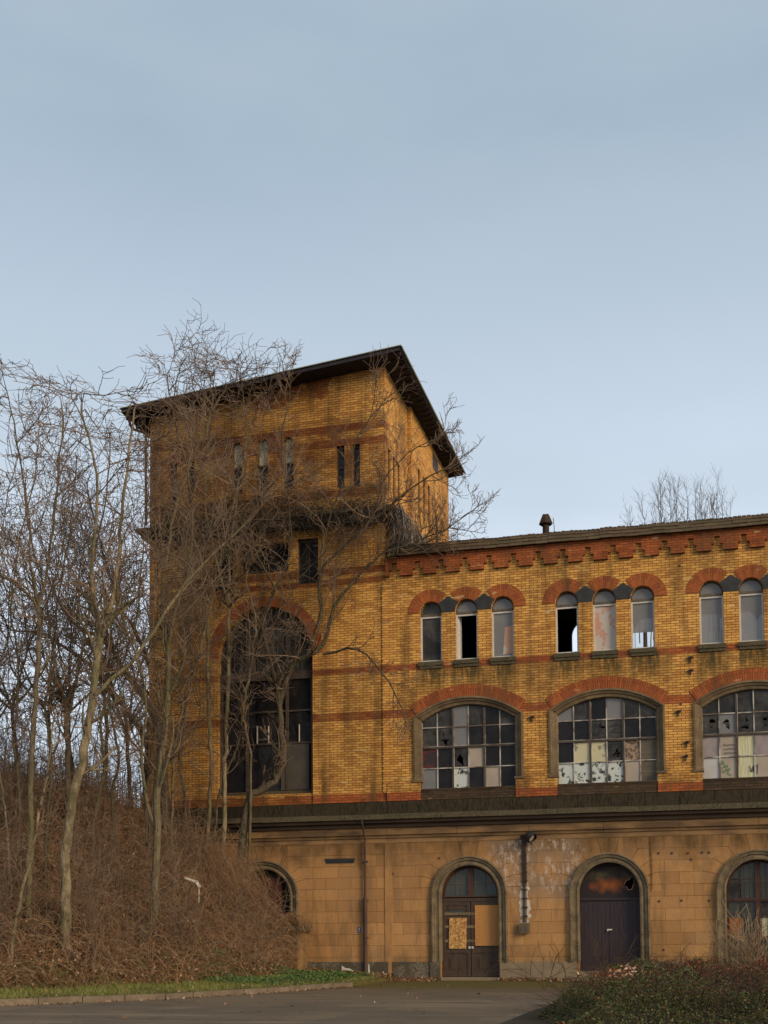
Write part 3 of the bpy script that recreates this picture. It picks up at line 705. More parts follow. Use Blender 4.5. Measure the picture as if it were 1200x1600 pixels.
def big_window(b, lay, idx):
    fr = MB(); pn = MB(); xs = [-1.545, -1.035, -.52, 0, .52, 1.035, 1.545]; zs = [8.95, 8.27, 7.60, 6.92, 6.24]
    def ztop(x): return CZB + math.sqrt(2.655**2 - x*x)
    Y = .17
    for r in range(4):
        for c in range(6):
            x0, x1 = xs[c], xs[c+1]; z1, z0 = zs[r], zs[r+1]; mi = keys.index(lay[r][c]); yj = Y+.02+rnd.uniform(-.008, .008); ty = rnd.uniform(-.008, .008)
            if r == 0:
                n = 4; p = [(x0, z0), (x1, z0)] + [(x1+(x0-x1)*k/n, ztop(x1+(x0-x1)*k/n)) for k in range(n+1)]
                pn.face([(b+q[0], yj, q[1]) for q in p], mi)
            elif lay[r][c] in 'mg' and rnd.random() < .34:       # broken pane with a jagged hole
                hx, hz = rnd.uniform(x0+.16, x1-.16), rnd.uniform(z0+.2, z1-.2); hl = []
                for j in range(11):
                    a = 2*PI*j/11; q = rnd.uniform(.05, .15)*(1.5 if j % 3 == 0 else .8); hl.append((b+max(x0+.02, min(x1-.02, hx+q*math.cos(a))), max(z0+.02, min(z1-.02, hz+q*1.3*math.sin(a)))))
                pn.wall([(b+x0, z0), (b+x1, z0), (b+x1, z1), (b+x0, z1)], [hl], lambda u, v, w: (u, yj+w, v), .004, mi, keys.index('g'))
            else: pn.face([(b+x0, yj, z0), (b+x1, yj+ty, z0), (b+x1, yj-ty, z1), (b+x0, yj, z1)], mi)
    for k, x in enumerate(xs):
        main = k in (2, 4); w = .030 if main else .017; zt = ztop(x) if abs(x) < 1.5 else 8.42
        fr.box(b+x-w, b+x+w, Y-.025 if main else Y-.012, Y+.015, 6.24, zt, 1 if main else 0)
        if main: fr.box(b+x+w, b+x+w+.012, Y-.02, Y+.015, 6.27, zt-.05, 0)
    for k, z in enumerate(zs[1:]):
        main = k == 1; w = .032 if main else .016
        fr.box(b-1.545, b+1.545, Y-.030 if main else Y-.015, Y+.013, z-w, z+w, 1 if main else 0)
        if main: fr.box(b-1.545, b+1.545, Y-.028, Y+.013, z+w, z+w+.014, 0)
    root = fr.build('window', [M['barpaint'], M['darkbar']], hall); root['label'] = ['large arched window with dark broken panes', 'large arched window with peeling white panes', 'large arched window with a cream curtain', 'large arched window at the far right'][idx]
    pn.build('panes', PMATS, root)
    if idx == 1:
        g = MB(); x, z = b+.04, 6.98; s_ = .40; yy = Y-.004
        E = [[(x+.19, z+.50), (x+.04, z+.50), (x+.04, z+.30), (x+.17, z+.30)], [(x+.04, z+.40), (x+.15, z+.40)], [(x+.24, z+.44), (x+.28, z+.51), (x+.36, z+.50), (x+.37, z+.43), (x+.30, z+.37), (x+.31, z+.32)], [(x+.31, z+.28), (x+.31, z+.26)],
             [(x+.20, z+.05), (x+.24, z+.20), (x+.33, z+.24), (x+.42, z+.18), (x+.44, z+.06)], [(x+.22, z+.13), (x+.40, z+.14)], [(x+.08, z+.18), (x+.12, z+.10), (x+.16, z+.18)]]
        strokes(g, E, .028, yy)
        S5 = [[(x-.42, z+1.10), (x-.45, z+.82), (x-.36, z+.80)], [(x-.33, z+.80), (x-.22, z+1.14)], [(x-.20, z+1.14), (x-.24, z+.82)], [(x+.08, z+1.06), (x+.30, z+1.12), (x+.42, z+1.04), (x+.34, z+.98), (x+.18, z+.96), (x+.12, z+.88), (x+.40, z+.86)]]
        g.build('graffiti', M['paint_blk'], root); g = MB(); strokes(g, S5, .018, yy)
        g.build('graffiti', M['paint_blk'], root)
    if idx == 2:
        g = MB(); x, z = b-.98, 6.30; yy = Y-.004
        G_ = [[(x-.10, z+.45), (x-.02, z+.50), (x+.02, z+.40), (x-.08, z+.38), (x-.04, z+.28)], [(x+.04, z+.50), (x+.10, z+.30), (x+.02, z+.28), (x+.18, z+.36), (x+.12, z+.18), (x+.24, z+.26), (x+.16, z+.10), (x+.28, z+.04)], [(x+.0, z+.22), (x+.06, z+.12), (x+.10, z+.2)]]
        strokes(g, G_, .02, yy, 1)
        g.build('graffiti', [M['paint_blk'], M['paint_grn']], root); g = MB()
        x2 = b-.16; strokes(g, [[(x2, z+.30), (x2+.04, z+.12), (x2+.14, z+.34), (x2+.10, z+.12), (x2+.2, z+.30)], [(x2+.24, z+.35), (x2+.22, z+.05)]], .022, yy, 0)
        g.build('graffiti', [M['paint_blk'], M['paint_grn']], root); g = MB()
        x3 = b-.92; zz = z+.98
        for row in range(3):
            xx = x3
            for k in range(7):
                strokes(g, [[(xx, zz-row*.13+rnd.uniform(-.02, .02)), (xx+.025, zz-row*.13+rnd.uniform(.01, .04)), (xx+.045, zz-row*.13-.01)]], .012, yy, 0); xx += .06
        g.build('graffiti', [M['paint_blk'], M['paint_grn']], root)
for i, b in enumerate(BAYS): big_window(b, LAY[i], i)

def small_window(c, kind, P=front, par=None, zlo=10.43, zs=12.0):
    fr = MB(); pn = MB(); Y = .13; w = TW
    fr.sweep([(c+w, 12.06)] + arcpath(c, 12.08, w, 0, PI, 14) + [(c-w, 12.06)], [(-.0, Y), (.035, Y-.01), (.055, Y+.05)], 1)
    fr.box(c-w, c+w, Y-.03, Y+.04, 11.97, 12.04, 1)
    for s in (-1, 1): fr.box(c+s*(w-.028)-.026, c+s*(w-.028)+.026, Y-.015, Y+.04, 10.44, 11.97, 0)
    fr.box(c-w+.05, c+w-.05, Y-.015, Y+.04, 10.445, 10.50, 0); fr.box(c-w+.05, c+w-.05, Y-.012, Y+.04, 11.91, 11.968, 0)
    n = 10; pts = [(c+(w-.03)*math.cos(PI*k/n), 12.06+(w-.03)*math.sin(PI*k/n)) for k in range(n+1)]
    pn.face([(p[0], Y+.035, p[1]) for p in pts], keys.index('g' if kind != 'b' else 'm'))
    if kind == 'o':
        fr.obox((c-w+.09, Y+.16, 11.2), Vector((.25, .968, 0)), (0, 0, 1), Vector((-.968, .25, 0)), .13, .72, .012, 0)
    elif kind != 'x':
        mi = {'g': 'g', 'b': 'm', 'h': 'h', 'k': 'g', 'q': 'g'}[kind]
        if kind in 'k':      # lower part of pane missing: the rear windows show through
            pn.face([(c-w+.05, Y+.03, 10.98), (c+w-.05, Y+.03, 10.98), (c+w-.05, Y+.03, 11.93), (c-w+.05, Y+.03, 11.93)], keys.index('g'))
            pn.face([(c-w+.05, Y+.03, 10.49), (c+w-.05, Y+.03, 10.49), (c+w-.05, Y+.03, 10.98), (c-w+.05, Y+.03, 10.98)], keys.index('c'))
        else: pn.face([(c-w+.05, Y+.03, 10.49), (c+w-.05, Y+.028, 10.49), (c+w-.05, Y+.035, 11.93), (c-w+.05, Y+.03, 11.93)], keys.index(mi))
        if kind == 'q': pn.face([(c-.02, Y+.026, 10.55), (c+w-.06, Y+.026, 10.6), (c+w-.06, Y+.026, 11.5), (c+.05, Y+.026, 11.45)], keys.index('h'))
    root = fr.build('window', [M['whitepaint'], M['greywood']], hall); pn.build('pane', PMATS, root)
TK = ["boq", "xhk", "ggg", "gxg"]
for i, b in enumerate(BAYS):
    for j, t in enumerate(TRC): small_window(b+t, TK[i][j])

# ground floor openings
def door1(b):
    fr = MB(); Y = .26
    fr.box(b-.95, b+.95, Y-.04, Y+.06, 2.55, 2.66); fr.box(b-.95, b+.95, Y-.07, Y+.05, 2.69, 2.74)
    fr.sweep([(b+.94, 2.74)] + arcpath(b, 2.77, .94, 0, PI, 20) + [(b-.94, 2.74)], [(0, Y), (.09, Y-.01), (.10, Y+.05)], 1)
    fr.box(b-.07, b+.10, Y-.05, Y+.05, 2.742, 3.62, 1)
    for z in (3.14,): fr.box(b-.86, b+.86, Y, Y+.03, z-.012, z+.012, 2)
    for x in (-.45, .50): fr.box(b+x-.012, b+x+.012, Y-.001, Y+.03, 2.742, 3.50, 2)
    d = fr.build('door_frame', [M['doorwood'], M['redwood'], M['greywood']], hall)
    pn = MB(); pn.face([(b-.9, Y+.02, 2.74)] + [(p[0], Y+.02, p[1]) for p in arcpath(b, 2.77, .9, PI, 0, 16)] + [(b+.9, Y+.02, 2.74)]); pn.build('fanlight_pane', M['g_green'], d)
    for s in (-1, 1):
        lf = MB(); x0, x1 = (b-.94, b-.012) if s < 0 else (b+.012, b+.94)
        lf.box(x0, x1, Y, Y+.05, .10, 2.55)
        for (z0, z1) in ((.12, .18), (.88, 1.0), (2.42, 2.545)): lf.box(x0, x1, Y-.025, Y, z0, z1)
        for xx in (x0, x1-.11): lf.box(xx, xx+.11, Y-.023, Y, .18, 2.42)
        cx = (x0+x1)/2
        lf.box(cx-.24, cx+.24, Y-.018, Y, .34, .76); lf.box(cx-.19, cx+.19, Y-.03, Y-.018, .40, .70)
        if s < 0: lf.box(cx-.26, cx+.26, Y-.03, Y, 2.28, 2.40)
        lo = lf.build('door', M['doorwood'], hall)
        h = MB(); h.box(b+s*.05-.03, b+s*.05+.035, Y-.05, Y-.02, 1.02, 1.09); h.build('handle', M['whitepaint'], lo)
        if s < 0:
            w = MB(); w.box(cx-.24, cx+.22, Y-.006, Y-.001, 2.16, 2.28); w.build('door_pane', M['g_green'], lo)
            w = MB(); w.obox((cx+.05, Y-.045, 1.52), (1, 0, 0), (.03, 0, 1), (0, 1, 0), .285, .50, .008); w.build('chipboard_sheet', M['osb'], lo)
            w = MB()
            for z in (2.15, 1.73, 1.27): w.box(b-.86, b+.20, Y-.034 + .0*z, Y-.026, z-.045, z+.045)
            w.build('plank', M['surround'], lo)
        else:
            w = MB(); w.box(b+.14, b+.90, Y-.052, Y-.038, 1.11, 2.42); w.build('plywood_sheet', M['ply'], lo)
            for z in (2.17, 2.10, 1.95, 1.77, 1.70, 1.62, 1.55, 1.45, 1.30, 1.22):
                for k in range(2): xx = b+.2+rnd.uniform(0, .05)+k*.07; n_ = MB(); n_.box(xx, xx+.025, Y-.056, Y-.052, z, z+.012); n_.build('nail', M['rust'], lo)
    st = MB(); st.box(b-.95, b+.95, -.03, Y+.1, -.02, .10); st.build('doorstep', M['plinthpale'], hall)
def door2(b):
    Y = .28; d = MB()
    for s in (-1, 1):
        x0, x1 = (b-.94, b-.01) if s < 0 else (b+.01, b+.94)
        n = 7
        for k in range(n): d.box(x0+(x1-x0)*k/n+.003, x0+(x1-x0)*(k+1)/n-.003, Y, Y+.04, .30, 2.53)
    d.box(b-.95, b+.95, Y+.01, Y+.05, .3, 2.54)
    d.box(b-.02, b+.045, Y-.02, Y-.001, .32, 1.55)
    dd = d.build('door', M['purplewood'], hall); dd['label'] = 'dark purple-brown plank double door'
    h = MB(); h.box(b-.08, b+.06, Y-.06, Y-.03, 1.58, 1.62); h.box(b-.1, b-.06, Y-.055, Y, 1.55, 1.62); h.build('handle', M['whitepaint'], dd)
    fr = MB(); fr.box(b-.95, b+.95, Y-.05, Y+.04, 2.53, 2.60); fr.sweep([(b+.94, 2.6)] + arcpath(b, 2.77, .94, 0, PI, 20) + [(b-.94, 2.6)], [(0, Y), (.06, Y-.01), (.07, Y+.05)])
    f = fr.build('door_frame', M['purplewood'], hall)
    m = MT('fire_stained_panel', .7, .3); X, Yp, Z = m.xyz()
    dx = m.math('DIVIDE', m.math('SUBTRACT', X, b+.0), .62); dz = m.math('DIVIDE', m.math('SUBTRACT', Z, 3.02), .22)
    rr = m.math('SQRT', m.math('ADD', m.math('MULTIPLY', dx, dx), m.math('MULTIPLY', dz, dz)))
    rr = m.math('ADD', rr, m.noise(4, 4, a=-.3, b=.3))
    c = m.mix(m.rng(rr, .1, 1.3), (.26, .070, .012), (.022, .014, .014))
    g2 = m.math('MULTIPLY', m.rng(Z, 3.15, 3.35), m.rng(Z, 3.62, 3.42)); c = m.mix(m.math('MULTIPLY', g2, m.noise(2.5, 4, b=.8)), c, (.10, .082, .036)); m.col(c)
    pn = MB(); hole = [(b+.45, 3.02), (b+.52, 3.14), (b+.60, 3.16), (b+.66, 3.24), (b+.72, 3.22), (b+.73, 3.0), (b+.68, 2.86), (b+.57, 2.84), (b+.53, 2.95)]
    outer = [(b-.9, 2.6)] + [(p[0], p[1]) for p in arcpath(b, 2.77, .89, PI, 0, 20)] + [(b+.9, 2.6)]
    pn.wall(outer, [hole], lambda u, v, w: (u, Y+.015+w, v), .02); pn.build('arched_panel', m.m, f)
    e = MB(); hp = hole+[hole[0]]; 
    strokes(e, [hp[0:4], hp[5:9]], .022, Y+.010); e.build('splintered_edge', M['pinkwood'], f)
    st = MB(); st.box(b-.97, b+.97, -.06, Y+.1, -.02, .30); st.build('doorstep', M['plinthpale'], hall)
M['pinkwood'] = simple('splintered_wood', (.42, .22, .15), (.30, .14, .09), 9, .8)
def barred(b, tw=None, par=hall, z0=.32):
    Y = .26; fr = MB(); fr.box(b-.95, b+.95, Y-.04, Y+.04, 2.44, 2.54, 0)
    fr.sweep([(b+.94, z0)] + arcpath(b, 2.77, .94, 0, PI, 20) + [(b-.94, z0)], [(0, Y), (.07, Y-.01), (.08, Y+.05)], 0)
    fr.box(b-.07, b+.07, Y-.045, Y+.04, z0, 3.68, 0)
    for s in (-1, 1):
        fr.box(b+s*.48-.018, b+s*.48+.018, Y-.01, Y+.03, z0, 3.55, 1)
    for z in (1.95, 3.15, 1.35, .85): fr.box(b-.88, b+.88, Y-.012, Y+.028, z-.015, z+.015, 1)
    root = fr.build('window', [M['redwood'], M['darkbar']], par)
    pn = MB(); xs = [-.88, -.48, 0, .48, .88]; zz = [z0, .85, 1.35, 1.95, 2.49, 3.15]
    L = ["nnnn", "nnnn", "dnCm", "nnmd", "mnnm"]
    for r in range(5):
        for c in range(4): 
            pn.face([(b+xs[c], Y+.02, zz[r]), (b+xs[c+1], Y+.02, zz[r]), (b+xs[c+1], Y+.022, zz[r+1]), (b+xs[c], Y+.022, zz[r+1])], keys.index(L[r][c]))
    pn.face([(b-.88, Y+.02, 3.15)] + [(b+.88*math.cos(a), Y+.02, max(3.15, 2.77+.88*math.sin(a))) for a in [PI-PI*k/16 for k in range(17)]] + [(b+.88, Y+.02, 3.15)], keys.index('n'))
    pn.build('panes', PMATS, root)
    o = MB(); o.box(b-.86, b-.50, Y-.004, Y+.006, 1.28, 1.93); o.build('orange_board', M['p_orange'], root)
    br = MB(); n = 11
    for k in range(1, n):
        x = -.88+1.76*k/n; zt = 2.77+math.sqrt(.9**2-x*x); br.tube([(b+x, .08, z0), (b+x, .08, zt)], .009, 5)
    for z in (1.3, 2.5, 3.0): br.box(b-.92, b+.92, .065, .071, z-.015, z+.015)
    br.build('window_bars', M['iron'], par)
door1(BAYS[0]); door2(BAYS[1]); barred(BAYS[2]); barred(BAYS[3])
# roof of hall: tiled apron behind the corbels, flat felt behind
mb = MB()
nseg = 46
for k in range(nseg):
    a = TX1+.10 + (HX1+.2-TX1-.10)*k/nseg; b = TX1+.10 + (HX1+.2-TX1-.10)*(k+1)/nseg
    j = rnd.uniform(-.012, .012)
    rows = [(-.24, 14.0), (-.17, 14.13), (-.10, 14.25), (-.02, 14.37)]
    for (y0, z0), (y1, z1) in zip(rows[:-1], rows[1:]):
        jj = rnd.uniform(-.008, .008)
        mb.face([(a, y0+jj-.02, z0+j), (b, y0+jj-.02, z0+j), (b, y1+jj, z1+j), (a, y1+jj, z1+j)]); mb.face([(a, y0+jj-.02, z0+j), (b, y0+jj-.02, z0+j), (b, y0+.06, z0+j), (a, y0+.06, z0+j)])
    for t in (0, .33, .66): 
        xx = a+(b-a)*t; mb.box(xx+.01, xx+(b-a)*.32, -.05, .12, 14.35, 14.385+rnd.uniform(0, .02)+j)
mb.build('roof_tiles', M['tiles'], hall)
mb = MB(); mb.box(TX1+.05, HX1+.15, -.06, 8.4, 14.02, 14.32); mb.face([(TX1+.05, .1, 14.33), (HX1+.15, .1, 14.33), (HX1+.15, 4.2, 14.75), (TX1+.05, 4.2, 14.75)]); mb.face([(TX1+.05, 8.4, 14.33), (HX1+.15, 8.4, 14.33), (HX1+.15, 4.2, 14.75), (TX1+.05, 4.2, 14.75)])
rf = mb.build('roof', M['felt'], hall)
mb = MB(); q = at(853, 830, .6); cx = q.x
mb.tube([(cx, .6, 14.2), (cx, .6, 14.90)], .11, 12, 0)
V, F = tubes([([(cx, .6, 14.87), (cx, .6, 14.9), (cx, .6, 15.18), (cx, .6, 15.20)], [.20, .23, .12, .10])], 8)
b0 = len(mb.v); mb.v += [tuple(v) for v in V]
for f in F: mb.f.append(tuple(int(i)+b0 for i in f)); mb.m.append(0); mb.uv += [(0, 0)]*4
mb.face([(cx+.10*math.cos(a), .6, 15.20) for a in ()] or [(cx-.1, .5, 15.2), (cx+.1, .5, 15.2), (cx+.1, .7, 15.2), (cx-.1, .7, 15.2)])
mb.build('flue', M['oldiron'], rf)
mb = MB(); q = at(866, 830, .7); mb.tube([(q.x, .7, 14.2), (q.x-.0, .7, 14.8), (q.x-.03, .7, 15.12)], .012, 5); mb.build('rod', M['iron'], rf)

# cables
mb = MB(); xa = at(1017, 1300, -.02).x
mb.tube([(xa, -.03, 4.5), (xa+.01, -.03, 3.2), (xa, -.03, 2.85), (xa-.05, -.03, 2.78), (xa-.14, -.05, 2.77)], .012, 5)
for z in (4.3, 3.95, 3.6, 3.3, 3.0): mb.box(xa-.02, xa+.03, -.05, 0, z-.02, z+.02)
mb.build('wall_cable', M['rust'], hall)
# wall holes / iron anchors
def dot(px, py, r=.03): p = at(px, py, 0); mb = MB(); mb.obox((p.x, -.008, p.z), (1, 0, 0), (0, 0, 1), (0, 1, 0), r, r, .012); mb.build('wall_anchor', M['iron'], hall)
for px, py in ((1029, 1333), (1050, 1333), (1075, 1333), (1097, 1332), (1108, 1332), (1030, 1408), (1065, 1407), (1108, 1407), (1037, 1484), (1080, 1343), (686, 1341), (614, 1365), (1062, 884), (1140, 842), (1064, 1100)): dot(px, py, .028)
for px, py in ((1079, 1028), (1079, 1048), (1060, 1112), (831, 1121), (1073, 1160), (1071, 1182)): 
    mb = MB(); p = at(px, py, 0); mb.obox((p.x, -.03, p.z), Vector((1, 0, .15)).normalized(), (0, 0, 1), (0, 1, 0), .09, .03, .03); mb.obox((p.x, -.03, p.z-.05), (1, 0, 0), (0, 0, 1), (0, 1, 0), .02, .09, .03); mb.build('wall_anchor', M['iron'], hall)

# --- tower
def side(u, v, w): return (TX1-w, u, v)
slit = lambda c, hw, z0, z1: [(c-hw, z0), (c+hw, z0), (c+hw, z1), (c-hw, z1)]
PC = -6.97
tf_holes = [arch(PC, 1.70, 6.24, 10.99, 28), slit(-5.43, .37, 13.38, 14.92), slit(-8.51, .37, 13.38, 14.92), slit(-6.97, .85, 13.86, 14.86)]
SLITS = [(-4.265, .145), (-3.705, .125), (-10.35, .135), (-9.72, .135)]
TRI3 = [(-7.99, .19), (-7.05, .21), (-6.12, .19)]
for c, w in SLITS: tf_holes.append(slit(c, w, 16.57, 18.02))
for c, w in TRI3: tf_holes.append(arch(c, w, 16.72, 18.35, 8))
mb = MB()
mb.wall([(TX0, 5.86), (TX1, 5.86), (TX1, 20.86), (TX0, 20.02)], tf_holes, front, .32)
sh = [slit(c, .18, 16.45, 17.95) for c in (.58, 1.27, 1.96)]
mb.wall([(0, 5.86), (3.35, 5.86), (3.35, 20.86), (0, 20.86)], sh, side, .3)
sh2 = [slit(c, .20, 16.9, 18.78) for c in (4.66, 5.55, 6.41)] + [slit(c, .13, 15.9, 17.7) for c in (9.0, 9.6)]
mb.wall([(3.35, 5.86), (10.3, 5.86), (10.3, 20.86), (3.35, 20.86)], sh2, lambda u, v, w: (TX1+.13-w, u, v), .3)
mb.face([(TX1, 3.35, 5.86), (TX1+.13, 3.35, 5.86), (TX1+.13, 3.35, 20.87), (TX1, 3.35, 20.87)])
mb.face([(TX0, 0, 5.86), (TX0, 10.3, 5.86), (TX0, 10.3, 20.02), (TX0, 0, 20.02)])
mb.face([(TX0, 10.3, 5.86), (TX1+.13, 10.3, 5.86), (TX1+.13, 10.3, 20.87), (TX0, 10.3, 20.02)])
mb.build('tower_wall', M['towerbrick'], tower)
mb = MB()
mb.box(TX0+.1, TX1-.1, 2.6, 2.7, .01, 19.9)
for z in (5.7, 12.9, 15.4): mb.box(TX0+.1, TX1-.1, .4, 2.6, z, z+.1)
mb.box(TX1-.8, TX1-.7, .4, 10.2, 15.5, 19.8)
mb.build('interior_walls', M['interior'], tower)
mb = MB(); mb.wall([(TX0, .01), (TX1+.0, .01), (TX1, 5.2), (TX0, 5.2)], [arch(PC-.05, .96, .9, 2.77)], front, .42)
mb.face([(TX0, 0, .01), (TX0, 10.3, .01), (TX0, 10.3, 5.86), (TX0, 0, 5.86)])
mb.build('ground_floor_wall', M['stucco'], tower)
voussoirs(PC-.05).build('voussoirs', [M['stuccoplain'], M['joint']], tower); surround(PC-.05, .9).build('window_surround', M['surround'], tower)
ledge(TX0, TX1-.001, tower)
mb = MB(); mb.box(TX0, -5.3, -.05, 0, -.1, .6); mb.box(-5.29, -4.3, -.05, 0, -.1, .6)
for a, b in ((-4.29, -3.5), (-3.49, TX1)): mb.box(a+.004, b-.004, -.05, 0, -.1, .6)
mb.build('plinth', M['plinth'], tower)
# pale flaked patches on plinth
mb = MB()
mb.prism([(-4.28, 0.02), (-4.28, .48), (-4.15, .40), (-4.0, .38), (-3.85, .30), (-3.7, .25), (-3.58, .22), (-3.56, .03), (-3.75, .05), (-3.9, .14), (-4.1, .15), (-4.2, .03)], -.056, -.05)
mb.prism([(-3.38, .0), (-3.38, .55), (-3.33, .50), (-3.31, .14), (-3.15, .10), (-2.98, .18), (-2.85, .3), (-2.86, .05), (-3.0, .0)], -.056, -.05)
mb.build('flaked_render', M['signrender'] if 'signrender' in M else M['whitepaint'], tower)
# shallow pilaster strip at the joint of the two buildings
mb = MB(); mb.box(TX1-.14, TX1-.02, -.035, 0, 6.17, 13.2); mb.build('corner_strip', M['towerbrick'], tower)
mb = MB(); mb.box(TX1-.10, TX1+.15, -.022, 0, .01, 4.49); mb.build('corner_strip', M['stuccoplain'], tower)
mb = MB(); ring(mb, PC, 10.99, 1.70, 2.07, 0, PI, -.014, 0, 0, 44); 
mb.build('portal_arch', M['redradial'], tower)
mb = MB(); mb.box(PC+1.72, PC+1.98, -.05, .0, 6.16, 6.6, 1); mb.box(PC+1.72, TX1-.15, -.048, 0, 5.875, 6.16, 0); mb.build('pier_base', [M['redbrick'], M['towerbrick']], tower)
# portal window
fr = MB(); Y = .24
fr.box(PC-1.70, PC+1.70, Y-.06, Y+.06, 10.18, 10.46, 0); fr.box(PC-1.70, PC+1.70, Y-.02, .3, 6.24, 6.38, 1)
for x in (-1.66, -.72, .72, 1.62): fr.box(PC+x-.05, PC+x+.05, Y-.04, Y+.05, 6.38, 10.18 if abs(x) > 1 else 12.4, 0)
for z in (10.95, 11.55, 12.1): hw = math.sqrt(max(.01, 1.70**2-(z-10.99)**2)) if z > 10.99 else 1.70; fr.box(PC-hw+.01, PC+hw-.01, Y-.01, Y+.03, z-.015, z+.015, 0)
for x in (-1.2, -.36, 0, .36, 1.2): zt = 10.99+math.sqrt(1.70**2-x*x)-.02; fr.box(PC+x-.015, PC+x+.015, Y-.012, Y+.028, 10.46, zt, 0)
for x in (-.36, .05, 1.15): fr.box(PC+x-.012, PC+x+.012, Y-.03, Y+.02, 8.0, 8.62, 2)
for z in (8.0, 9.1): fr.box(PC-1.65, PC+1.65, Y-.03, Y+.025, z-.03, z+.03, 0)
root = fr.build('window', [M['darkbar'], M['ledge'], M['whitepaint']], tower); root['label'] = 'tall round-headed portal window'
pn = MB(); pn.face([(PC-1.69, Y+.02, 10.4)] + [(p[0], Y+.02, p[1]) for p in arcpath(PC, 10.99, 1.69, PI, 0, 24)] + [(PC+1.69, Y+.02, 10.4)], keys.index('m'))
for x0, x1, z0, z1, k in ((-1.66, -.72, 8, 10.2, 'd'), (-.72, .72, 8, 10.2, 'd'), (.72, 1.62, 8, 10.2, 'd'), (-1.66, -.72, 6.3, 8, 'd'), (-.72, .72, 6.3, 8, 'd')): pn.face([(PC+x0, Y+.02, z0), (PC+x1, Y+.02, z0), (PC+x1, Y+.02, z1), (PC+x0, Y+.02, z1)], keys.index(k))
pn.build('panes', PMATS, root)
mb = MB(); mb.box(PC+.5, PC+1.5, Y-.02, Y+.01, 6.40, 7.95); mb.build('grey_board', simple('grey_brown_board', (.085, .07, .055), (.065, .052, .04), 2, .7), root)
# small tower windows
for (c, w, z0, z1, k) in [(-5.43, .37, 13.38, 14.92, 'd'), (-8.51, .37, 13.38, 14.92, 'd'), (-6.97, .85, 13.86, 14.86, 'd')] + [(c, w, 16.57, 18.02, 'm') for c, w in SLITS]:
    f = MB(); f.box(c-w, c+w, .14, .2, z0, z0+.05); f.box(c-w, c+w, .14, .2, z1-.08, z1)
    for s in (-1, 1): f.box(c+s*(w-.02)-.02, c+s*(w-.02)+.02, .14, .2, z0, z1)
    f.box(c-.012 if w > .3 else c-w+.04, c+.012 if w > .3 else c+w-.04, .15, .19, (z0+z1)/2-.02 if w < .3 else z0, (z0+z1)/2+.02 if w < .3 else z1)
    o = f.build('window', M['darkbar'], tower); p = MB(); p.face([(c-w, .19, z0), (c+w, .19, z0), (c+w, .19, z1), (c-w, .19, z1)], keys.index(k)); p.build('pane', PMATS, o)
for c, w in TRI3:
    f = MB(); f.box(c-w, c+w, .12, .18, 16.72, 16.80); f.box(c-w, c+w, .12, .18, 17.62, 17.68)
    for s in (-1, 1): f.box(c+s*(w-.02)-.02, c+s*(w-.02)+.02, .12, .18, 16.8, 18.35)
    o = f.build('window', M['greywood'], tower); p = MB(); p.face([(c-w, .17, 16.75), (c+w, .17, 16.75), (c+w, .17, 17.65), (c-w, .17, 17.65)], keys.index('m')); p.face([(c-w, .17, 17.65), (c+w, .17, 17.65)] + [(c+w*math.cos(PI*k/8), .17, 18.35+w*math.sin(PI*k/8)) for k in range(9)], keys.index('Y')); p.build('pane', PMATS, o)
for c in (.58, 1.27, 1.96): f = MB(); f.box(TX1-.07, TX1-.05, c-.18, c+.18, 16.45, 17.95); f.build('pane', M['g_dark'], tower)
for c in (4.66, 5.55, 6.41): f = MB(); f.box(TX1+.06, TX1+.08, c-.20, c+.20, 16.9, 18.78); f.build('pane', M['g_dark'], tower)
for c in (9.0, 9.6): f = MB(); f.box(TX1+.06, TX1+.08, c-.13, c+.13, 15.9, 17.7); f.build('pane', M['g_dark'], tower)
# window 0 on the ground floor: oxblood board
b = PC-.05; mb = MB(); mb.box(b-.9, b+.9, .27, .3, .9, 2.6, 1); mb.prism([(b-.9, 2.6)] + arcpath(b, 2.77, .9, PI, 0, 16) + [(b+.9, 2.6)], .28, .3, 1); mb.box(b-.05, b+.62, .10, .13, 1.6, 3.42, 0); mb.box(b-.9, b-.06, .16, .18, 1.6, 3.3, 0)
mb.build('window_board', [M['redboard'], M['interior']], tower)
# downpipe, slot, cornice, roof
mb = MB(); xp = -3.45
mb.tube([(xp, -.50, 5.22), (xp, -.46, 5.12), (xp, -.30, 4.95), (xp, -.09, 4.6), (xp, -.09, 2.66)], .035, 8); mb.tube([(xp, -.10, 2.70), (xp, -.10, .0)], .065, 10)
for z in (.5, 1.4, 2.6, 3.9): mb.box(xp-.08, xp+.08, -.12, 0, z-.02, z+.02)
mb.build('downpipe', M['pipe'], tower)
mb = MB(); mb.box(-4.85, -3.83, -.02, .0, 3.93, 4.02); mb.box(-4.82, -3.86, -.012, 0, 3.86, 3.93); mb.build('vent_slot', M['black'], tower)
mb = MB()
for (y0, z0, y1, z1) in ((0, 15.80, -.38, 15.70), (-.38, 15.70, -.38, 15.58), (-.38, 15.58, -.22, 15.50), (-.22, 15.50, -.2, 15.36), (-.2, 15.36, 0, 15.22)):
    mb.face([(TX0+y0, y0, z0), (TX1-y0, y0, z0), (TX1-y1, y1, z1), (TX0+y1, y1, z1)])
    mb.face([(TX1-y0, y0, z0), (TX1-y0+.0, 10.3, z0), (TX1-y1, 10.3, z1), (TX1-y1, y1, z1)])
    mb.face([(TX0+y0, y0, z0), (TX0+y0, 10.3, z0), (TX0+y1, 10.3, z1), (TX0+y1, y1, z1)])
mb.build('cornice', M['ledge'], tower)
mb = MB(); x0, x1, y0, y1 = -11.97, -1.98, -.80, 10.55
def rz(x): return 20.83 + (x+2.0)*.0965
